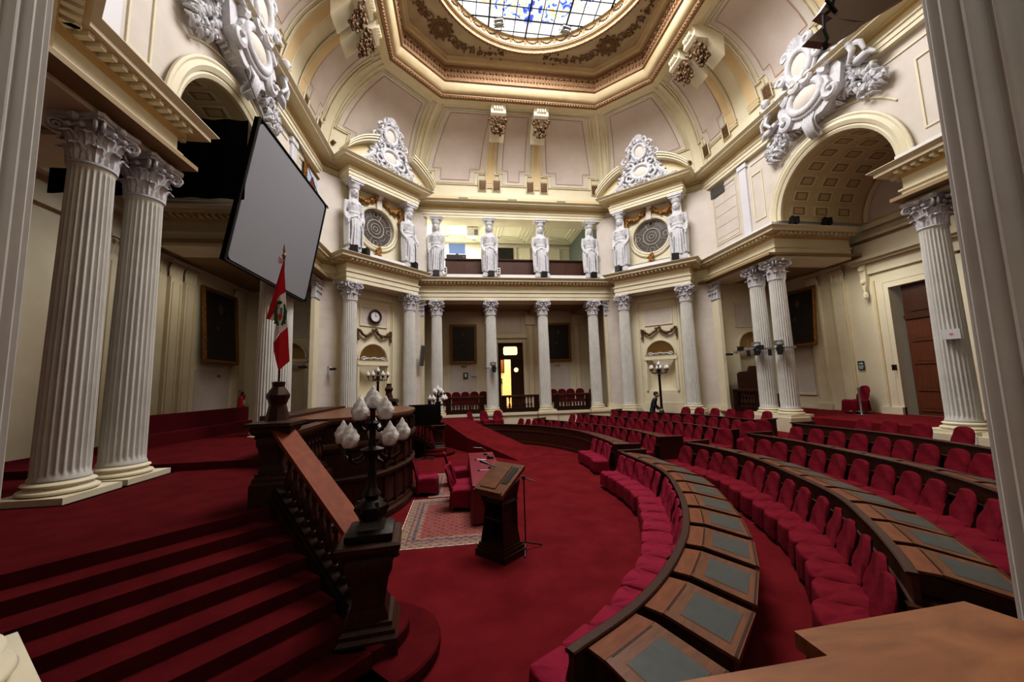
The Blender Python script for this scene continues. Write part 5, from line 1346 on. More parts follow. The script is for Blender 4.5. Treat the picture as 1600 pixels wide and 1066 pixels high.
tag(ros, 'dark carved wooden presidential rostrum with curved panelled front', 'rostrum')
# ramp
mb = MB()
mb.add([(-4.05,18.4,1.1),(-2.75,18.75,1.1),(-1.55,17.2,.62),(-3.05,16.5,.62),(.05,15.0,.01),(-1.2,14.15,.01),(-4.05,18.4,0),(-2.75,18.75,0),(-1.55,17.2,0),(-3.05,16.5,0)],
       [(0,3,2,1),(3,5,4,2),(0,6,9,3),(3,9,5),(1,2,8,7),(2,4,8)])
mb.prism([(-5.9,18.4),(-4.05,18.4),(-2.75,18.75),(-2.9,20.8),(-6.2,20.8)], 0, 1.1); mb.prism([(-2.9,19.2),(-.8,19.6),(-.8,20.8),(-2.9,20.8)], 0, .55)
struct(mb.build('floor.006', CARPET), 'red carpeted ramp')
# ------------------------------------------------------------------ tiers, benches, desks
CU = {
 'A1': [[-2.54,2.92],[-1.74,3.43],[-0.96,4.16],[-0.21,5.13],[0.5,6.47],[1.04,8.04],[1.08,10.24]],
 'A2': [[0.61,3.02],[0.97,3.42],[1.52,4.11],[2.17,5.09],[2.7,6.53],[3.03,7.7],[3.06,8.9],[2.9,9.94]],
 'A3': [[2.6,2.9],[3.1,3.5],[3.72,4.28],[4.3,5.5],[4.62,6.97],[4.8,8.4],[4.75,9.84]],
 'A4': [[4.75,3.3],[5.3,4.1],[6.15,5.75],[6.62,7.98],[6.52,10.16]],
 'B1': [[1.4,11.3],[1.5,12.4],[1.31,15.02],[0.2,17.31],[-1.44,18.69],[-2.65,18.95]],
 'B2': [[2.96,11.47],[3.0,13.0],[2.75,14.6],[1.86,16.75],[0.44,19.2]],
 'B3': [[5.05,11.1],[5.0,13.2],[4.4,15.4],[2.68,19.01]],
 'B4': [[6.6,11.64],[6.3,13.8],[5.14,16.45],[4.2,18.2]],
}
RZ = {'A1':.9,'A2':1.1,'A3':1.27,'A4':1.45,'B1':.9,'B2':1.03,'B3':1.2,'B4':1.4}
LV = [0,.17,.34,.52,.7]
CC = {k: catmull(v, 8) for k, v in CU.items()}
for k in range(1, 5):
    a = CC['A%d' % k]; b = CC['B%d' % k]; a0 = a[0]; b1 = b[-1]
    poly = [(float(a0[0])+.05,.3)]+[(float(p[0])+.06,float(p[1])) for p in a]+[(float(p[0])+.06,float(p[1])) for p in b]+[(float(b1[0]),20.7)]
    poly += [(5.6,20.7),(9.5,17.0),(9.5,.3)]
    mb = MB(); mb.prism(poly, 0, LV[k]); struct(mb.build('floor.%03d' % (9+k), CARPET), 'red carpeted seating tier')
ROWN = {'1':'front row','2':'second row','3':'third row','4':'fourth row'}
BLK = {'A':'right-hand block','B':'rear block'}
def desk_protos():
    L = .70; D = .62
    def sec(x, k):   # desk narrower toward the rail
        return x
    mb = MB(); w0, w1 = .30, .345       # half widths at rail side / user side
    z0, z1 = -.05, -.15
    # body: sloping box
    V = [(-w0,.05,-.22),(w0,.05,-.22),(w1,.74,-.3),(-w1,.74,-.3),(-w0,.05,z0),(w0,.05,z0),(w1,.74,z1),(-w1,.74,z1)]
    mb.add(V, [(0,3,2,1),(0,1,5,4),(1,2,6,5),(2,3,7,6),(3,0,4,7),(4,5,6,7)]); body = mb.mesh('desk_body', WOODD)
    def top(y, x, up=0): 
        w = w0+(w1-w0)*(y-.05)/.69; z = z0+(z1-z0)*max(0,(y-.22))/.52 if y > .22 else z0
        return (x*(w+.015), y, z+up)
    mb = MB()
    def slab(ya, yb, h0, h1, mi=0, xa=-1., xb=1.):
        P = [top(ya,xa,h0),top(ya,xb,h0),top(yb,xb,h0),top(yb,xa,h0),top(ya,xa,h1),top(ya,xb,h1),top(yb,xb,h1),top(yb,xa,h1)]
        mb.add(P, [(0,3,2,1),(4,5,6,7),(0,1,5,4),(1,2,6,5),(2,3,7,6),(3,0,4,7)], mi)
    slab(.05,.22,0,.025); ledge = mb.mesh('ledge', WOODG)
    mb = MB(); slab(.225,.78,.0,.028); slab(.225,.24,.028,.03,1,-.8,.8); slab(.75,.77,.028,.031,1); lid = mb.mesh('lid', [WOOD, WOODD])
    mb = MB(); slab(.33,.70,.028,.031,0,-.66,.66); slab(.325,.705,.028,.0295,1,-.68,.68); pad = mb.mesh('leather_pad', [LEATHER, WOODG])
    return body, ledge, lid, pad
DP = desk_protos()
def desk(x, y, z, rz, label, grp, first=[None]):
    M = TM((x,y,z), rz)
    if first[0] is None:
        r = root('sloped_writing_desk', M); 
        mobj('desk_body', DP[0], r); mobj('ledge', DP[1], r); l = mobj('lid', DP[2], r); mobj('leather_pad', DP[3], l)
        tag(r, label, 'desk', grp); first[0] = r
    else: r = dup(first[0], M, label, grp)
    return r
for key, P in CC.items():
    blk, n = key[0], key[1]; z = RZ[key]; lv = LV[int(n)-1]
    r = root('curved_bench_partition', TM((0,0,0))); path = [(float(p[0]),float(p[1])) for p in P]
    if blk == 'A': mids = path
    else: mids = path
    # travel A: front->back, hall centre on the left
    H = [(-.0,lv),(0,lv)]
    mb = MB(); mb.sweep(path, [(0.0,lv),(.03,lv),(.03,lv+.12),(.0,lv+.13),(0,z-.32),(.02,z-.31),(.02,z-.28),(0,z-.27),(0,z-.03),(-.05,z-.03),(-.05,lv)]); mb.build('front_panel', WOODM, r)
    mb = MB(); mb.sweep(path, [(.03,z-.035),(.035,z-.01),(.02,z),(-.05,z),(-.06,z-.01),(-.06,z-.035)]); mb.build('top_rail', WOODD, r)
    mb = MB(); mb.sweep(path, [(-.5,lv+.1),(-.46,lv+.1),(-.46,z-.3),(-.5,z-.3)]); mb.sweep(path, [(-.72,z-.34),(-.05,z-.28),(-.05,z-.24),(-.72,z-.3)]); mb.build('knee_panel', WOODD, r)
    for e, (i, j) in enumerate(((0,1),(-1,-2))):
        p = Vector(path[i]); t = (Vector(path[j])-p).normalized(); 
        tt = t if e == 0 else -t; nrm = Vector((-tt.y, tt.x))      # toward centre
        mb = MB(); c = p-nrm*.36; zt = z-.02 if not (blk == 'A' and e == 0) else z-.3
        mb.obox((c.x,c.y,(zt+lv)/2), (.05,.8,zt-lv), math.atan2(tt.y,tt.x)); mb.obox((c.x-t.x*.02,c.y-t.y*.02,zt+.02), (.1,.84,.035), math.atan2(tt.y,tt.x)); mb.obox((c.x-t.x*.03,c.y-t.y*.03,lv+.1), (.05,.82,.05), math.atan2(tt.y,tt.x)); mb.build('end_panel', WOODM, r)
    tag(r, 'long curved dark wooden desk partition of the %s, %s' % (ROWN[n], BLK[blk]), 'bench')
    L = resample(P, .1)[1]; cnt = int((L-.1)/.72)
    for i in range(cnt):
        s = .08+(L-.16)*(i+.5)/cnt
        if blk == 'A': s = L-s             # count from the aisle
        p, t = at_len(P, s); nn = np.array([-t[1], t[0]]); rz = math.atan2(nn[0], -nn[1])
        desk(p[0],p[1],z,rz,'sloped leather-topped desk, %s from aisle, %s, %s' % (ORD[i], ROWN[n], BLK[blk]), 'desks of the %s, %s' % (ROWN[n], BLK[blk]))
# ------------------------------------------------------------------ chairs
def chair_meshes(seed, square=False, fab=FABRIC):
    rnd = random.Random(seed); ph = [rnd.uniform(0,6) for _ in range(4)]
    w, d = (.235,.235) if not square else (.25,.25)
    mb = MB(); n = 48
    def sup(a, rx, ry, e):
        c, s = math.cos(a), math.sin(a); return (rx*math.copysign(abs(c)**e, c), ry*math.copysign(abs(s)**e, s))
    e = .55 if not square else .35
    rows = [(.02,.455),(.3,.46),(.6,.462),(.85,.458),(.96,.445),(1.,.425),(1.015,.38),(1.03,.28),(1.05,.18),(1.07,.09)]
    vs = []; fs = []
    for k, (q, z) in enumerate(rows):
        for i in range(n):
            a = 2*PI*i/n; x, y = sup(a, w*q, d*q, e)
            f = 1+(.035*math.sin(11*a+ph[0])+.025*math.sin(17*a+ph[1]))*max(0,(.44-z)/.35)
            zz = z+(.012*math.sin(5*a+ph[2]) if z > .44 and q > .3 else 0)
            if z < .1: zz += .02*math.sin(7*a+ph[3])
            vs.append((x*f, y*f, zz))
    for j in range(len(rows)-1):
        for i in range(n): i2 = (i+1) % n; fs.append((j*n+i2, j*n+i, (j+1)*n+i, (j+1)*n+i2))
    mb.add(vs, fs); seat = subsurf(mb.mesh('seat_cover', fab))
    mb = MB(); nu, nv = 15, 14; H = .52 if not square else .5; W = .205 if not square else .235
    def back(side):
        def f(u, v):
            x = (u-.5)*2; z = .42+H*v
            top = math.sqrt(max(0, 1-(abs(x)**(2.6 if not square else 8))))
            if square: z = .42+H*v*(.96+.04*top); ww = W*(1-.05*v)
            else:
                z = .42+H*v*(.72+.28*top); ww = W*(.98-.1*v+.05*math.sin(v*PI))
            y = .2+.12*v+side*.028*(1-.6*v*v*.5)*math.sqrt(max(.02,1-x**6))+(.012*math.sin(8*v+ph[0]+3*x)+.01*math.sin(5*x+ph[1]+4*v))*side
            return (x*ww, y-.03*(1-x*x)*(-1), z)
        return f
    F = back(-1); B = back(1)
    vs = [F(i/(nu-1), j/(nv-1)) for j in range(nv) for i in range(nu)]; vb = [B(i/(nu-1), j/(nv-1)) for j in range(nv) for i in range(nu)]
    fs = [(j*nu+i, j*nu+i+1, (j+1)*nu+i+1, (j+1)*nu+i) for j in range(nv-1) for i in range(nu-1)]; o = nu*nv
    mb.add(vs+vb, fs+[(o+f[3], o+f[2], o+f[1], o+f[0]) for f in fs]+[(j*nu, (j+1)*nu, o+(j+1)*nu, o+j*nu) for j in range(nv-1)]+[(j*nu+nu-1, o+j*nu+nu-1, o+(j+1)*nu+nu-1, (j+1)*nu+nu-1) for j in range(nv-1)]+[((nv-1)*nu+i, (nv-1)*nu+i+1, o+(nv-1)*nu+i+1, o+(nv-1)*nu+i) for i in range(nu-1)])
    # cover falling behind to the floor
    mb.grid(lambda u, v: ((u-.5)*2*.225, .225+.02*math.sin(u*20+ph[2])+.03*(1-v), .09+.36*v), 14, 4)
    bk = subsurf(mb.mesh('backrest_cover', fab))
    return seat, bk
def leg_mesh():
    mb = MB(); mb.lathe([(.012,0),(.016,.01),(.014,.4)], 8); return mb.mesh('leg', METAL)
MLEG = leg_mesh()
CHP = []
def proto(meshes, name='covered_chair'):
    r = root(name, TM((0,0,-5))); mobj('seat_cover', meshes[0], r); mobj('backrest_cover', meshes[1], r)
    for x in (-.18,.18):
        for y in (-.18,.2): mobj('leg', MLEG, r, Matrix.Translation((x,y,0)))
    tag(r, 'x', 'chair'); return r
PR = [proto(chair_meshes(s)) for s in (1,2,3)]; PS = [proto(chair_meshes(s, True, FABRIC2)) for s in (4,5,6)]
used = set()
def chair(x, y, z, rz, label, group, sq=False, jitter=True, s=1.):
    rnd = random.Random(int(x*100)*7919+int(y*100)); ps = PS if sq else PR; i = rnd.randrange(3)
    if jitter: rz += rnd.uniform(-.09,.09); x += rnd.uniform(-.02,.02); y += rnd.uniform(-.02,.02)
    M = TM((x,y,z), rz, s) @ Matrix.Diagonal((1.24,1.1,.95,1) if not sq else (1.04,1.1,.97,1)); p = ps[i]
    if id(p) not in used:
        used.add(id(p)); p.matrix_local = M; p['label'] = label
        if group: p['group'] = group
        return p
    return dup(p, M, label, group)
def chair_row(P, off, lv, step, label, group, s0=.3, s1=.2, rev=False, sq=False, cnt=None, sc_=.93):
    if s1 < 0: P = ext(P, -s1, 0) if rev else ext(P, 0, -s1); s1 = .1
    L = resample(P, .1)[1]; n = int((L-s0-s1)/step)+1
    if cnt: n = min(n, cnt)
    for i in range(n):
        s = s0+i*step
        if rev: s = L-s
        p, t = at_len(P, s); nn = np.array([-t[1], t[0]]); q = p+nn*off; rz = math.atan2(nn[0], -nn[1])
        chair(q[0], q[1], lv, rz, label % ORD[i], group, sq, s=sc_)
g = 'covered chairs of the '
chair_row(CC['A1'], .40, 0, .50, 'square-backed crimson covered chair, %s from aisle, front row, right-hand block', g+'front row right-hand block', rev=True, sq=True, s1=-.2)
chair_row(CC['A2'], .46, LV[1], .53, 'wine-red covered chair, %s from aisle, second row, right-hand block', g+'second row right-hand block', rev=True, s0=.15, s1=-.55, sc_=.95)
chair_row(CC['A3'], .46, LV[2], .53, 'wine-red covered chair, %s from aisle, third row, right-hand block', g+'third row right-hand block', rev=True, s0=.1, s1=.4, sc_=.95)
chair_row(CC['A4'], .46, LV[3], .55, 'wine-red covered chair, %s from aisle, fourth row, right-hand block', g+'fourth row right-hand block', rev=True, s0=.2, sc_=.95)
chair_row(CC['A4'], -1.5, LV[4]-.0, .62, 'wine-red chair, %s from aisle, behind rearmost desks, right-hand block', g+'last row right-hand block', rev=True, s0=.6, sc_=.95)
chair_row(CC['B1'], .42, 0, .50, 'square-backed crimson covered chair, %s from aisle, front row, rear block', g+'front row rear block', sq=True, cnt=4, s0=.3)
chair_row(CC['B2'], .46, LV[1], .53, 'wine-red covered chair, %s from aisle, second row, rear block', g+'second row rear block', s0=.2, s1=-1.2, sc_=.95)
chair_row(CC['B3'], .46, LV[2], .53, 'wine-red covered chair, %s from aisle, third row, rear block', g+'third row rear block', s0=.2, s1=-.9, sc_=.95)
chair_row(CC['B4'], .46, LV[3], .55, 'wine-red covered chair, %s from aisle, fourth row, rear block', g+'fourth row rear block', s0=.2, sc_=.95)
chair_row(CC['B4'], -1.4, LV[4], .6, 'wine-red chair, %s from aisle, behind rearmost desks, rear block', g+'last row rear block', s0=1.2, cnt=6, sc_=.95)
for i, (x, y) in enumerate(((4.5,10.75),(5.3,10.55),(6.2,10.85))):
    chair(x, y, LV[3]-.18*(i < 1)+.0, -PI/2+.5+.3*i, 'loose wine-red covered chair in the aisle, '+['nearest the centre','middle one of three','farthest from the centre'][i], 'loose aisle chairs', s=1.05)
for i, (x, y) in enumerate(((-2.55,19.95),(-1.95,20.2),(-1.35,20.25))):
    chair(x, y, .55, [.9,.4,0][i], 'wine-red covered chair at the top of the ramp, %s from the left' % ORD[i], 'chairs at the head of the ramp')
# gallery chairs behind the balustrades (round-backed upholstered)
def gal_chair_meshes():
    mb = MB(); mb.box(-.24,.24,-.24,.24,.38,.48); mb.box(-.22,.22,-.22,.22,.48,.52); seat = mb.mesh('seat', VELVET)
    mb = MB(); pts = [(-.23,.45),(.23,.45),(.25,.8),(.23,.98),(.14,1.08),(0,1.11),(-.14,1.08),(-.23,.98),(-.25,.8)]; mb.xprism(pts,.2,.28); back = mb.mesh('backrest', VELVET)
    mb = MB(); mb.lathe([(.018,0),(.022,.38)],8); leg = mb.mesh('leg', WOODD); return seat, back, leg
GS = gal_chair_meshes(); gp = root('upholstered_chair', TM((-4.95,22.5,ZG))); mobj('seat', GS[0], gp); mobj('backrest', GS[1], gp)
for x in (-.2,.2):
    for y in (-.2,.2): mobj('leg', GS[2], gp, Matrix.Translation((x,y,0)))
tag(gp, 'dark red round-backed chair in the back gallery, leftmost of its row', 'chair', 'back gallery chairs')
gx = [-4.1,-3.56,-3.02,-2.48,-1.94,-.0,2.35,2.9,3.45,4.05,4.9]
for i, x in enumerate(gx[:5]+gx[6:]):
    dup(gp, TM((x,22.5,ZG),0,1.08), 'dark red round-backed gallery chair %s, %s from left' % ('left of rear doorway' if x < 0 else 'right of rear doorway', ORD[i+1 if x < 0 else i-5]), 'back gallery chairs')
chair(12.7,13.55,ZG,-PI/2-.25,'lone dark red covered chair against the right gallery wall beside a steel stanchion','single gallery chairs',False,False,1.25)
for x0, x1, nm in ((-4.1,-2.0,'left'),(-1.02,1.12,'middle'),(2.0,4.15,'right')):
    balustrade((x0,21.2,ZG-.1),(x1,21.2,ZG-.1),'dark carved balustrade between back columns, %s bay' % nm,hs=1.05,w=.22,rail=WOODM,posts=True,step=.17,base=.28,name='gallery_balustrade')
balustrade((9.75,16.6,ZG),(9.75,14.95,ZG),'dark balustrade beside the fluted pilaster on the right',hs=1.05,w=.24,posts=True,step=.17,base=.2,name='gallery_balustrade')
# dark carved seat/booth behind it
r = root('carved_bench', TM((11.0,16.6,ZG),0)); mb = MB(); mb.box(-.95,.95,0,.12,0,1.75); mb.xprism([(-.95,1.75),(.95,1.75),(.85,1.85),(.4,1.88),(.3,2.12),(-.3,2.12),(-.4,1.88),(-.85,1.85)],0,.12); mb.build('backrest', WOODD, r); mb = MB(); mb.box(-.95,.95,-.5,0,.3,.45); mb.build('seat', WOODD, r)
for s in (-1,1): mb = MB(); mb.box(s*.9-.05,s*.9+.05,-.55,.05,0,.75); mb.build('armrest', WOODD, r)
tag(r, 'tall dark carved wooden bench in the small bay behind the right columns', 'bench')
r = root('steel_stanchion', TM((12.25,12.95,ZG))); mb = MB(); mb.lathe([(.17,0),(.17,.015),(.05,.03),(.035,.05),(.035,.95),(.045,.96),(.045,1.05),(.0,1.06)],16); mb.build('post', METAL, r, smooth=40); tag(r, 'steel crowd barrier post beside the lone red chair', 'post')
# left corridor red benches
mb = MB()
r = root('red_bench', TM((-11.6,13.6,ZG),PI/2-.1)); mb.box(-2.9,2.3,-.35,.0,0,.5); mb.build('seat', VELVET, r); mb = MB(); mb.box(-2.9,2.3,0,.16,0,1.0); mb.build('backrest', VELVET, r); tag(r, 'long low dark red upholstered bench in the left corridor', 'bench')
# ------------------------------------------------------------------ centre floor
def rug_mat():
    m = bpy.data.materials.new('oriental rug'); m.use_nodes = True; nt = m.node_tree; N = nt.nodes; L = nt.links; b = N['Principled BSDF']; b.inputs['Roughness'].default_value = .95
    tc = N.new('ShaderNodeTexCoord'); sp = N.new('ShaderNodeSeparateXYZ'); L.new(tc.outputs['Generated'], sp.inputs[0])
    def math_(op, a, b_=None):
        n = N.new('ShaderNodeMath'); n.operation = op
        for i, v in enumerate((a, b_)):
            if v is None: continue
            if isinstance(v, (int, float)): n.inputs[i].default_value = v
            else: L.new(v, n.inputs[i])
        return n.outputs[0]
    # distance to border in metres-like units
    ax = math_('MULTIPLY', math_('ABSOLUTE', math_('SUBTRACT', sp.outputs[0], .5)), 1.0); ay = math_('ABSOLUTE', math_('SUBTRACT', sp.outputs[1], .5))
    dx = math_('MULTIPLY', math_('SUBTRACT', .5, ax), 2.6); dy = math_('MULTIPLY', math_('SUBTRACT', .5, ay), 3.4); d = math_('MINIMUM', dx, dy)
    r = N.new('ShaderNodeValToRGB'); r.color_ramp.interpolation = 'CONSTANT'; e = r.color_ramp.elements
    cols = [(0,(206,196,184)),(.02,(118,76,66)),(.05,(136,110,96)),(.22,(78,74,80)),(.25,(134,100,88)),(.34,(86,82,90)),(.42,(138,104,92)),(.52,(128,70,66))]
    e[0].position = 0; e[0].color = (*lin(cols[0][1]),1); e[1].position = cols[1][0]; e[1].color = (*lin(cols[1][1]),1)
    for p, c in cols[2:]: q = e.new(p); q.color = (*lin(c),1)
    L.new(d, r.inputs[0])
    v = N.new('ShaderNodeTexChecker'); v.inputs['Scale'].default_value = 26; L.new(tc.outputs['Generated'], v.inputs['Vector'])
    mp = N.new('ShaderNodeMapping'); mp.inputs['Rotation'].default_value = (0,0,PI/4); mp.inputs['Scale'].default_value = (5,7,1); L.new(tc.outputs['Generated'], mp.inputs[0])
    v2 = N.new('ShaderNodeTexVoronoi'); v2.inputs['Scale'].default_value = 3.2; v2.distance = 'MANHATTAN'; v2.inputs['Randomness'].default_value = .25; L.new(mp.outputs[0], v2.inputs['Vector'])
    mr = N.new('ShaderNodeMapRange'); mr.inputs['From Min'].default_value = .1; mr.inputs['From Max'].default_value = .6; L.new(v2.outputs['Distance'], mr.inputs['Value'])
    mx = N.new('ShaderNodeMix'); mx.data_type = 'RGBA'; mx.blend_type = 'MULTIPLY'; mx.inputs['Factor'].default_value = .85
    g = N.new('ShaderNodeValToRGB'); g.color_ramp.elements[0].color = (.35,.35,.42,1); g.color_ramp.elements[1].color = (1.2,1.2,1.15,1); L.new(mr.outputs[0], g.inputs[0])
    L.new(r.outputs[0], mx.inputs['A']); L.new(g.outputs[0], mx.inputs['B'])
    nz = N.new('ShaderNodeTexNoise'); nz.inputs['Scale'].default_value = 30; L.new(tc.outputs['Generated'], nz.inputs['Vector'])
    m2 = N.new('ShaderNodeMix'); m2.data_type = 'RGBA'; m2.blend_type = 'OVERLAY'; m2.inputs['Factor'].default_value = .3; L.new(mx.outputs['Result'], m2.inputs['A']); L.new(nz.outputs['Color'], m2.inputs['B'])
    L.new(m2.outputs['Result'], b.inputs['Base Color']); return m
RUG = rug_mat()
def rug(c, w, h, rz, label, z=.012):
    mb = MB(); mb.box(-w/2,w/2,-h/2,h/2,0,z); o = mb.build('oriental_rug', RUG, M=TM((c[0],c[1],.001),rz)); tag(o, label, 'rug', 'oriental rugs'); return o
rug((-3.5,8.6), 2.0, 2.9, .0, 'large faded red and grey patterned rug under the lectern and table')
rug((-3.3,11.5), 1.7, 2.6, 0, 'second pale patterned rug beyond the first one, by the television')
TABC = mat('wine table cloth', (122,22,44), .45, rgb2=(112,18,38), scale=3, spec=.5)
r = root('covered_table', TM((-2.72,9.9,0))); mb = MB()
mb.box(-.36,.36,-1.9,1.9,.76,.79); mb.build('tabletop', TABC, r)
mb = MB(); n = 120; per = []
for a, b, k in (((-.365,-1.905),(.365,-1.905),16),((.365,-1.905),(.365,1.905),60),((.365,1.905),(-.365,1.905),16),((-.365,1.905),(-.365,-1.905),60)):
    for i in range(k): t = i/k; per.append((a[0]+(b[0]-a[0])*t, a[1]+(b[1]-a[1])*t, (b[1]-a[1]), -(b[0]-a[0])))
n = len(per); vs = []
for z in (.785,.5,.05):
    for i, (x, y, nx, ny) in enumerate(per):
        l = math.hypot(nx, ny); o = .03*(.785-z)*(1+math.sin(i*1.3)); vs.append((x+nx/l*o, y+ny/l*o, z))
mb.add(vs, [(j*n+i, (j+1)*n+i, (j+1)*n+(i+1) % n, j*n+(i+1) % n) for j in range(2) for i in range(n)]); mb.build('table_skirt', TABC, r, smooth=50)
tag(r, 'long narrow table under a dark wine cloth in the centre', 'table')
chair(-4.2,10.6,0,PI/2+.05,'crimson covered chair by the rostrum, on the rug edge beside the drum','chairs at the centre table',True,False,1.05)
chair(-3.4,11.35,0,PI/2+.1,'crimson covered chair at the far left side of the centre table','chairs at the centre table',True,False,1.05)
chair(-3.25,9.2,0,PI/2-.1,'crimson covered chair at the near left side of the centre table','chairs at the centre table',True,False,1.1)
chair(-3.2,9.85,0,PI/2,'crimson covered chair at the left side of the centre table, second from near end','chairs at the centre table',True,False,1.05)
def gooseneck(x, y, z, rz, label):
    r = root('desk_microphone', TM((x,y,z),rz)); mb = MB(); mb.box(-.07,.07,-.05,.05,0,.03); mb.build('base', BLACK, r); mb = MB(); mb.tube([(0,0,.03),(0,.02,.12),(0,-.1,.2),(0,-.32,.22)], .008, 6); mb.build('stem', METAL, r); mb = MB(); mb.tube([(0,-.32,.22),(0,-.38,.22)], .014, 8); mb.build('capsule', BLACK, r); return tag(r, label, 'microphone')
gooseneck(-2.6,11.4,.79,PI/2+PI,'gooseneck microphone at the far end of the centre table'); gooseneck(-2.6,9.6,.79,PI/2+PI,'gooseneck microphone in the middle of the centre table'); gooseneck(-2.6,8.5,.79,-PI/2+.3,'gooseneck microphone at the near end of the centre table')
r = root('conference_telephone', TM((-2.5,10.8,.79))); mb = MB(); mb.box(-.09,.09,-.08,.08,0,.05); mb.build('case', BLACK, r); mb = MB(); mb.box(-.09,-.03,-.09,.09,.05,.075); mb.build('handset', BLACK, r); tag(r, 'small black telephone-like box on the centre table', 'telephone')
# water glass
r = root('drinking_glass', TM((-2.62,8.62,.79))); GL = mat('clear glass', (235,240,245), .05, trans=.9); mb = MB(); mb.lathe([(.03,0),(.036,.12)],14); mb.build('glass', GL, r, smooth=50); tag(r, 'clear drinking glass near the close end of the table', 'glass')
# lectern
LECT_RZ = -.85
r = root('wooden_lectern', TM((-2.66,6.68,0), LECT_RZ)); mb = MB()
mb.box(-.34,.34,-.27,.27,0,.1); mb.box(-.31,.31,-.25,.25,.1,.16); mb.box(-.29,.29,-.23,.23,.16,.2); mb.build('base', WOODD, r)
mb = MB()
for s in (-1,1): mb.add([(s*.27,-.2,.2),(s*.27,.2,.2),(s*.23,-.17,.5),(s*.23,.17,.5),(s*.21,-.16,.75),(s*.21,.16,.75),(s*.27,-.22,1.02),(s*.27,.24,1.22),(s*.25,-.2,.2),(s*.25,.2,.2),(s*.21,-.17,.5),(s*.21,.17,.5),(s*.19,-.16,.75),(s*.19,.16,.75),(s*.25,-.22,1.02),(s*.25,.24,1.22)],
    [(0,1,3,2),(2,3,5,4),(4,5,7,6),(8,10,11,9),(10,12,13,11),(12,14,15,13),(0,2,10,8),(2,4,12,10),(4,6,14,12),(1,9,11,3),(3,11,13,5),(5,13,15,7),(6,7,15,14)])
mb.build('side_panel', WOODD, r)
mb = MB(); mb.box(-.25,.25,.14,.17,.2,1.1); mb.box(-.24,.24,-.16,.16,.58,.61); mb.box(-.14,.14,.165,.18,.35,.9); mb.build('front_panel', WOODD, r)
def lt(x, y, up=0.): return (x, y, 1.05+(y+.27)*.62+up)
mb = MB(); 
def sl(x0,x1,y0,y1,h0,h1,mi=0): mb.add([lt(x0,y0,h0),lt(x1,y0,h0),lt(x1,y1,h0),lt(x0,y1,h0),lt(x0,y0,h1),lt(x1,y0,h1),lt(x1,y1,h1),lt(x0,y1,h1)],[(0,3,2,1),(4,5,6,7),(0,1,5,4),(1,2,6,5),(2,3,7,6),(3,0,4,7)],mi)
sl(-.34,.34,-.3,.3,-.03,.03); sl(-.3,.3,-.3,-.27,.03,.06); mb.build('reading_top', WOOD, r)
mb = MB(); sl(-.25,.1,-.22,.24,.031,.045); mb.build('raised_book_board', WOOD, r)
mb = MB(); sl(.14,.26,-.1,.22,.031,.04); mb.build('recess', BLACK, r)
mb = MB(); mb.xprism([(-.22,.95),(.22,.95),(.26,.88),(-.26,.88)], -.2, .2); mb.build('shelf', WOODD, r)
tag(r, 'dark wooden lectern with sloping top on the open red floor', 'lectern')
# microphone stand
r = root('microphone_stand', TM((-2.22,6.75,0),0)); mb = MB()
for a in (0.3,2.4,4.5): mb.tube([(0,0,.12),(.32*math.cos(a),.32*math.sin(a),.02)], .012, 6)
mb.build('tripod', BLACK, r); mb = MB(); mb.tube([(0,0,.1),(0,0,1.2)], .011, 8); mb.build('pole', BLACK, r); mb = MB(); mb.tube([(.18,-.1,1.15),(0,0,1.2),(-.62,.3,1.42)], .01, 8); mb.build('boom', BLACK, r); mb = MB(); mb.tube([(-.6,.29,1.41),(-.74,.36,1.46)], [.018,.028], 8); mb.build('microphone', BLACK, r)
mb = MB(); mb.ball((0,0,1.2),(.035,.035,.04),8,6); mb.build('clutch', BLACK, r); tag(r, 'black tripod microphone stand with boom reaching over the lectern', 'microphone stand')
# television on a stand
r = root('television_on_stand', TM((-4.7,15.4,0),.08)); mb = MB(); mb.box(-.62,.62,0,.05,1.3,2.12); mb.build('screen', BLACK, r); mb = MB(); mb.box(-.6,.6,-.006,0,1.33,2.09); mb.build('display', mat('black display', (10,10,12), .2), r)
mb = MB(); mb.tube([(0,.08,.08),(0,.08,1.75)], .035, 8); mb.box(-.2,.2,.04,.1,1.5,1.9); mb.build('pole', BLACK, r); mb = MB()
for a in (0.2,1.4,2.6,3.6,5.6): mb.tube([(0,.08,.09),(.4*math.cos(a),.08+.4*math.sin(a),.03)], .02, 6)
mb.build('base', BLACK, r); tag(r, 'black flat television on a wheeled stand beyond the rostrum', 'television')
r = root('music_stand', TM((-5.0,13.9,0))); mb = MB(); mb.tube([(0,0,.05),(0,0,1.1)], .012, 6); mb.build('pole', BLACK, r); mb = MB(); [mb.tube([(0,0,.1),(.22*math.cos(a),.22*math.sin(a),.02)], .01, 5) for a in (0,2.1,4.2)]; mb.build('feet', BLACK, r); tag(r, 'thin black stand on the floor left of the television', 'stand')
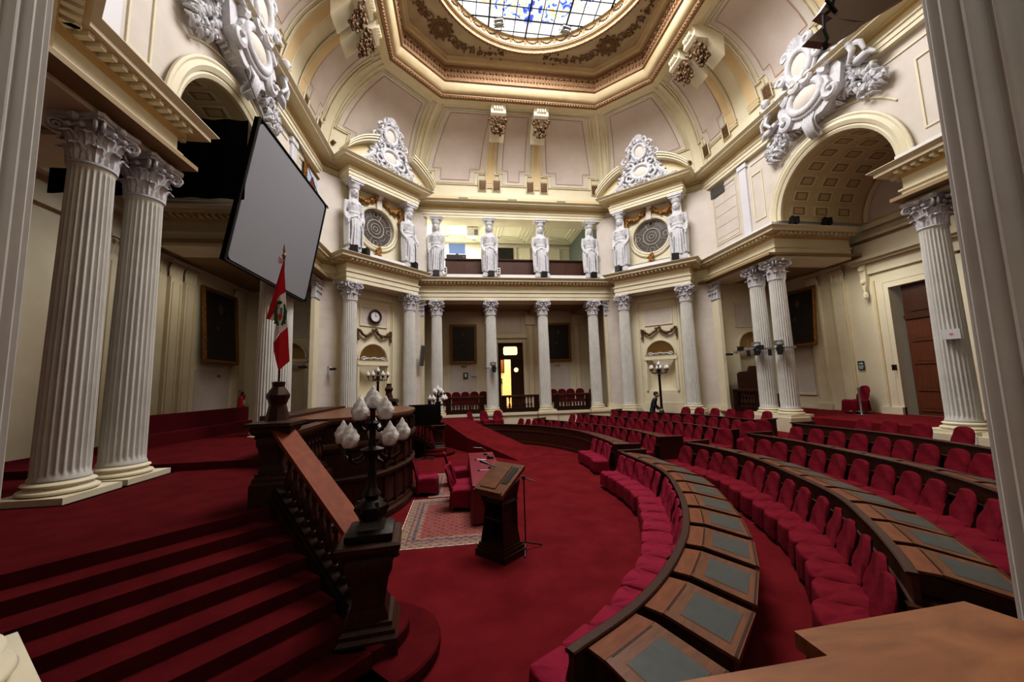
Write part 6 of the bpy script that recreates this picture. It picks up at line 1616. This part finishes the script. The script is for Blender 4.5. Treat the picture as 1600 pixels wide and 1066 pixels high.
# flag
r = root('national_flag', TM((-5.98,6.05,0), .0)); mb = MB(); mb.tube([(0,0,ZG+1.7),(0,0,4.9)], .016, 8); mb.build('pole', BLACK, r)
mb = MB(); mb.lathe([(.02,4.88),(.03,4.92),(.012,4.96),(.02,5.0),(.004,5.1)], 8); mb.build('pole_tip', GOLD, r)
mb = MB(); [mb.tube([(.0,-.02,4.84),(-.05+.03*k,-.05,4.88-.02*k),(-.04+.02*k,-.04,4.78)], .01, 5) for k in range(3)]; mb.build('ribbon', mat('ribbon red white', (220,150,150), .7), r)
FR = mat('flag red', (206,22,40), .7); FW = mat('flag white', (238,234,236), .7)
K = .00178
def fp(x, y, d=0.): return ((x-175)*K, d, 4.86-(y-70)*K)
mb = MB()
def poly(pts, mi):
    mb.add([fp(*p) for p in pts], [tuple(range(len(pts)))], mi)
poly([(180,85,-.03),(165,110,-.0),(40,590,.05),(75,600,.02),(145,500,-.02),(150,430,-.06)][::-1], 0)
poly([(75,600,.02),(135,615,-.01),(145,500,-.02)][::-1], 1)
poly([(180,80,-.03),(150,430,-.06),(182,400,-.09),(215,370,-.06),(200,220,-.05)], 0)
poly([(150,430,-.06),(145,500,-.02),(135,615,-.01),(125,800,-.02),(182,735,-.09),(182,400,-.09)], 1)
poly([(182,400,-.09),(182,735,-.09),(240,670,-.05),(228,520,-.05),(215,370,-.06)], 1)
poly([(125,800,-.02),(130,870,-.02),(185,1040,-.07),(190,730,-.09)], 0)
poly([(190,730,-.09),(185,1040,-.07),(260,960,-.03),(240,670,-.05)], 0)
mb.build('flag_cloth', [FR, FW], r, smooth=20)
mb = MB()      # coat of arms: wreath, shield
def fe(x, y, d=-.1): return fp(x, y, d)
for s in (-1,1): mb.tube([fe(190+s*28,480),fe(190+s*38,540),fe(190+s*34,610),fe(190+s*14,660)], [.012,.022,.024,.014], 6, 0, sq=(.5,1))
mb.ball(fe(180,465),(.04,.012,.03),8,5,0)
mb.add([fe(172,520,-.112),fe(208,510,-.112),fe(208,600,-.112),fe(192,625,-.112),fe(174,600,-.112)], [(0,1,2,3,4)], 1)
mb.add([fe(190,512,-.115),fe(208,510,-.115),fe(208,560,-.115),fe(190,562,-.115)], [(0,1,2,3)], 2); mb.add([fe(174,566,-.116),fe(208,562,-.116),fe(206,600,-.116),fe(192,624,-.116),fe(176,600,-.116)], [(0,1,2,3,4)], 3)
for k in range(5): mb.ball(fe(150+k*4,640-k*12,-.1),(.014,.01,.02),5,3,0); mb.ball(fe(228-k*3,640-k*12,-.1),(.014,.01,.02),5,3,0)
mb.build('coat_of_arms', [mat('wreath green', (50,84,48), .7), mat('shield white', (210,206,190), .7), mat('shield blue', (90,140,180), .7), mat('shield red', (196,70,40), .7)], r)
tag(r, 'red and white national flag with green-wreathed coat of arms, hanging on its pole', 'flag')
# candelabra in the niches
def tall_lamp(x, y, z, label, H):
    r = root('standing_candelabrum', TM((x,y,z))); mb = MB(); mb.lathe([(.3,0),(.3,.06),(.24,.1),(.2,.3),(.22,.36),(.12,.45),(.1,.5),(.13,.56),(.075,.62),(.06,.9),(.055,H-.75),(.085,H-.72),(.05,H-.66),(.045,H-.5),(.1,H-.46),(.05,H-.42),(.04,H-.3),(.07,H-.28)], 14)
    mb.build('stem', BRONZEM, r, smooth=50); g = [(0,0,H-.28)]
    for k in range(6):
        a = k*PI/3+.2; c, s = math.cos(a), math.sin(a); m = MB(); m.tube([(.03*c,.03*s,H-.5),(.2*c,.2*s,H-.66),(.38*c,.38*s,H-.62),(.42*c,.42*s,H-.48)], .022, 6); m.lathe([(.03,0),(.06,.03),(.05,.05)], 8, (.42*c,.42*s,H-.5)); m.build('arm', BRONZEM, r, smooth=50); g.append((.42*c,.42*s,H-.46))
    for p in g: mobj('glass_shade', MGL, r, Matrix.Translation(p) @ Matrix.Scale(.95, 4))
    return tag(r, label, 'lamp', 'candelabra before the niches')
tall_lamp(-7.0,17.8,ZG-.3,'dark standing candelabrum in front of the left niche below the clock',2.85); tall_lamp(6.62,17.8,.7,'dark standing candelabrum in front of the right niche, near the standing man',3.1)
# person in a dark suit
def person(x, y, z, rz):
    r = root('person', TM((x,y,z),rz,.98)); mb = MB()
    def limb(P, R_): mb.tube(P, R_, 12)
    secs = [(.86,.17,.12,0),(.95,.18,.13,0),(1.1,.16,.115,-.03),(1.28,.19,.125,-.08),(1.42,.21,.12,-.13),(1.48,.17,.1,-.15),(1.52,.07,.07,-.17)]
    n = 20; vs = [(rx*math.cos(2*PI*i/n), ry*math.sin(2*PI*i/n)+sh, zz) for zz, rx, ry, sh in secs for i in range(n)]
    mb.add(vs, [(j*n+i, j*n+(i+1) % n, (j+1)*n+(i+1) % n, (j+1)*n+i) for j in range(len(secs)-1) for i in range(n)]+[tuple(range(n-1,-1,-1)), tuple((len(secs)-1)*n+i for i in range(n))])
    for s in (-1,1):
        limb([(s*.09,0,.92),(s*.1,-.05,.5),(s*.1,.03,.1)], [.1,.075,.055]); limb([(s*.1,.03,.06),(s*.11,-.16,.04)], [.05,.045])
        limb([(s*.19,-.13,1.42),(s*.24,-.12,1.15),(s*.2,-.33,.98)], [.065,.05,.04])
    suit = remeshed(mb, 'body', SUIT, .018); mobj('body', suit, r)
    mb = MB(); head_mb(mb, (0,-.22,1.66), .82); mb.tube([(0,-.17,1.48),(0,-.2,1.6)], .055, 10); 
    hm = remeshed(mb, 'head', SKIN, .01); mobj('head', hm, r)
    mb = MB(); mb.ball((0,-.2,1.7),(.105,.12,.115),12,8); mb.build('hair', HAIR, r, smooth=60)
    for s in (-1,1):
        mb = MB(); c = Vector((s*.19,-.36,.97)); mb.ball(c,(.035,.05,.02),8,6)
        for k in range(4): mb.tube([c+Vector((-.025+.017*k,-.03,0)),c+Vector((-.027+.018*k,-.085-.008*(k % 3),-.005)),c+Vector((-.025+.017*k,-.11-.01*(k in (1,2)),-.03))], [.009,.008,.006], 6)
        mb.tube([c+Vector((-s*.03,0,0)),c+Vector((-s*.055,-.04,-.005)),c+Vector((-s*.05,-.07,-.02))], [.011,.009,.007], 6); mb.build('hand', SKIN, r, smooth=60)
    return tag(r, 'person in dark suit with short dark hair standing behind the rear seats', 'person')
person(5.55,16.7,LV[3],.9)
# ------------------------------------------------------------------ balcony contents
r = root('balcony_parapet', TM((0,21.9,9.1))); mb = MB(); mb.box(-4.1,5.2,0,.15,0,1.15); 
for i in range(9): x = -4.0+1.03*i; [mb.box(x+g,x+.9-g,-d,0,.15+g,.95-g) for g, d in ((0,.03),(.06,.01),(.12,.035))]
mb.build('panel_front', WOODM, r); mb = MB(); mb.box(-4.15,5.25,-.1,.2,1.15,1.22); mb.build('top_rail', WOODD, r); tag(r, 'brown panelled wooden parapet across the upper gallery behind the statues', 'parapet')
r = root('air_conditioner', TM((-2.35,25.0,12.93)) @ Matrix.Scale(.8,4)); mb = MB(); mb.box(-.5,.5,-.35,.3,0,.75); mb.build('case', WHITEP, r); mb = MB(); [mb.box(.15,.45,-.37,-.35,.1+.07*k,.13+.07*k) for k in range(7)]; mb.build('grille', BLACK, r); tag(r, 'white boxy air conditioner under the upper gallery ceiling', 'air conditioner')
r = root('computer_monitor', TM((-3.4,22.4,10.72))); mb = MB(); mb.box(-.5,.5,0,.05,.1,.75); mb.build('screen', mat('bluish screen back', (120,150,200), .4), r); mb = MB(); mb.box(-.08,.08,0,.05,-.1,.1); mb.box(-.2,.2,-.1,.15,-.12,-.1); mb.build('stand', BLACK, r); tag(r, 'bluish monitor above the left part of the upper parapet', 'monitor')
r = root('equipment_case', TM((-3.3,22.2,9.1))); mb = MB(); mb.box(-.75,.45,0,.5,0,1.6); mb.box(-.7,-.2,-.02,0,1.28,1.55); mb.build('case', BLACK, r); mb = MB(); mb.tube([(.3,-.03,1.45),(.3,-.01,1.45)],.03,8); mb.build('knob', METAL, r); tag(r, 'black equipment case behind the left upper parapet', 'case')
r = root('dark_cabinet', TM((.3,27.95,9.1))); mb = MB(); mb.box(-.85,.85,-.06,0,0,4.5); mb.build('frame', LILAC, r); mb = MB(); mb.box(-.6,.6,-.09,-.05,2.6,4.2); mb.build('dark_pane', BLACK, r); tag(r, 'dark glazed opening in pale frame on the upper gallery rear wall', 'window')
r = root('iron_bracket', TM((-5.1,21.5,9.1))); mb = MB(); mb.tube([(0,0,0),(0,0,2.0)],.03,6)
for k in range(4):
    for s in (-1,1): mb.tube([(0,0,.5+.42*k),(s*.14,0,.6+.42*k),(s*.22,0,.5+.42*k),(s*.14,0,.42+.42*k)],.03,6)
mb.box(-.2,.2,-.1,.1,0,.7); mb.build('scrollwork', BLACK, r); tag(r, 'black scrolled lighting rack at the left end of the upper gallery', 'rack')
for i, (x, n) in enumerate(((-4.05,'left statue'),(-1.05,'second statue'))):
    r = root('power_box', TM((x,20.75,ZE1+.3))); mb = MB(); mb.box(-.09,.09,-.08,.08,0,.32); mb.build('case', WHITEP, r); mb = MB(); mb.box(-.05,.05,-.09,-.08,.05,.13); mb.box(-.05,.05,-.09,-.08,.18,.26); mb.build('sockets', BLACK, r); tag(r, 'small white device with black squares on the ledge right of the '+n, 'box')
# ------------------------------------------------------------------ foreground desk and hanging fixture
r = root('foreground_table', TM((0,0,0))); mb = MB()
FG = 2.12
def fgp(k): return k
top = [(-2.36,1.05),(-1.72,1.08),(-1.62,.8),(-1.62,.3),(-3.1,.3),(-3.05,.93),(-2.36,.95)]
mb.prism(top, FG-.045, FG); mb.build('tabletop', mat('warm brown table varnish', (150,98,60), .4, rgb2=(112,66,38), scale=2.2, stretch=(1,3,3), wood=True, coat=.1), r)
mb = MB(); mb.prism([(x*.99-.02,y-.03) for x, y in top], FG-.1, FG-.045); mb.prism([(-2.25,.95),(-1.76,.98),(-1.72,.8),(-1.72,.35),(-2.9,.35),(-2.9,.85)], ZG, FG-.1); mb.build('cabinet', WOODD, r)
tag(r, 'out-of-focus brown wooden table top in the lower right foreground', 'table')
FXM = mat('dull brown fixture paint', (150,134,118), .5)
r = root('hanging_light_fixture', TM((-1.15,1.7,4.85))); mb = MB()
def plate(pts, th, mi=0):
    k = len(pts); n = Vector((.14,.98,.11))*th; V = [(p[0]+1.15,p[1]-1.7,p[2]-4.85) for p in pts]
    mb.add(V+[tuple(Vector(v)+n) for v in V], [tuple(range(k)), tuple(range(2*k-1,k-1,-1))]+[(i,k+i,k+(i+1) % k,(i+1) % k) for i in range(k)], mi)
plate([(-1.262,1.727,4.798),(-1.12,1.71,4.776),(-.934,1.671,4.886),(-.80,1.65,5.06),(-1.0,1.68,5.0),(-1.15,1.697,4.9)], .05)
mb.build('lower_panel', FXM, r); mb = MB()
plate([(-1.19,1.698,4.958),(-1.12,1.693,4.925),(-.934,1.671,4.9),(-.654,1.612,5.06),(-.654,1.612,5.2),(-1.106,1.674,5.073)], .06)
mb.build('upper_panel', FXM, r)
mb = MB(); mb.tube([(0,-.02,.1),(-.04,-.02,.07),(-.05,-.02,-.02),(-.035,-.02,-.08),(-.06,-.02,-.12)], .009, 6); mb.ball((-.06,-.02,-.13),(.018,.018,.025),6,4); mb.build('cable', BLACK, r)
mb = MB(); mb.tube([(.05,-.02,.1),(-.02,-.03,.16),(.0,-.02,.24),(.05,-.02,.2),(.02,-.02,.12)], .009, 6); mb.build('cable', BLACK, r)
mb = MB(); mb.tube([(.2,.1,.2),(.25,.4,6.5)], .02, 6); mb.build('hanger', BLACK, r)
tag(r, 'dark brown fixture with dangling black cables overhead at upper right', 'light fixture')
# ------------------------------------------------------------------ light
def area(name, loc, size, power, rot=(0,0,0), color=(1,1,1), shape='DISK', sy=None):
    l = bpy.data.lights.new(name, 'AREA'); l.energy = power; l.size = size; l.shape = shape; l.color = color
    if sy: l.size_y = sy
    o = bpy.data.objects.new(name, l); COL.objects.link(o); o.location = loc; o.rotation_euler = rot; return o
area('skylight_sun', (0,YC,ZR+.36), 8.4, 2700, color=(1,.985,.97))
area('front_gallery_fill', (-4,-1.6,7.2), 2.5, 45, color=(1,.98,.94))  # unseen fill added behind the camera to lift the near columns
area('left_corridor_fill', (-11.6,14.5,7.4), 2.0, 35, color=(1,.93,.8))  # fill with no visible source, added to brighten the corridor walls
area('balcony_lamp', (-4.2,25.5,13.5), 1.6, 700, color=(1,.98,.95))
area('anteroom_lamp', (0,26.1,5.4), 1.2, 90, color=(1,.82,.5))
area('right_gallery_light', (11.5,12.5,7.3), 2.0, 60, color=(1,.95,.85))
area('back_gallery_light', (0,23.2,7.4), 5, 16, color=(1,.9,.75), shape='RECTANGLE', sy=1)
w = bpy.data.worlds.new('World'); sc.world = w; w.use_nodes = True
w.node_tree.nodes['Background'].inputs[0].default_value = (.95,.96,1,1); w.node_tree.nodes['Background'].inputs[1].default_value = .1
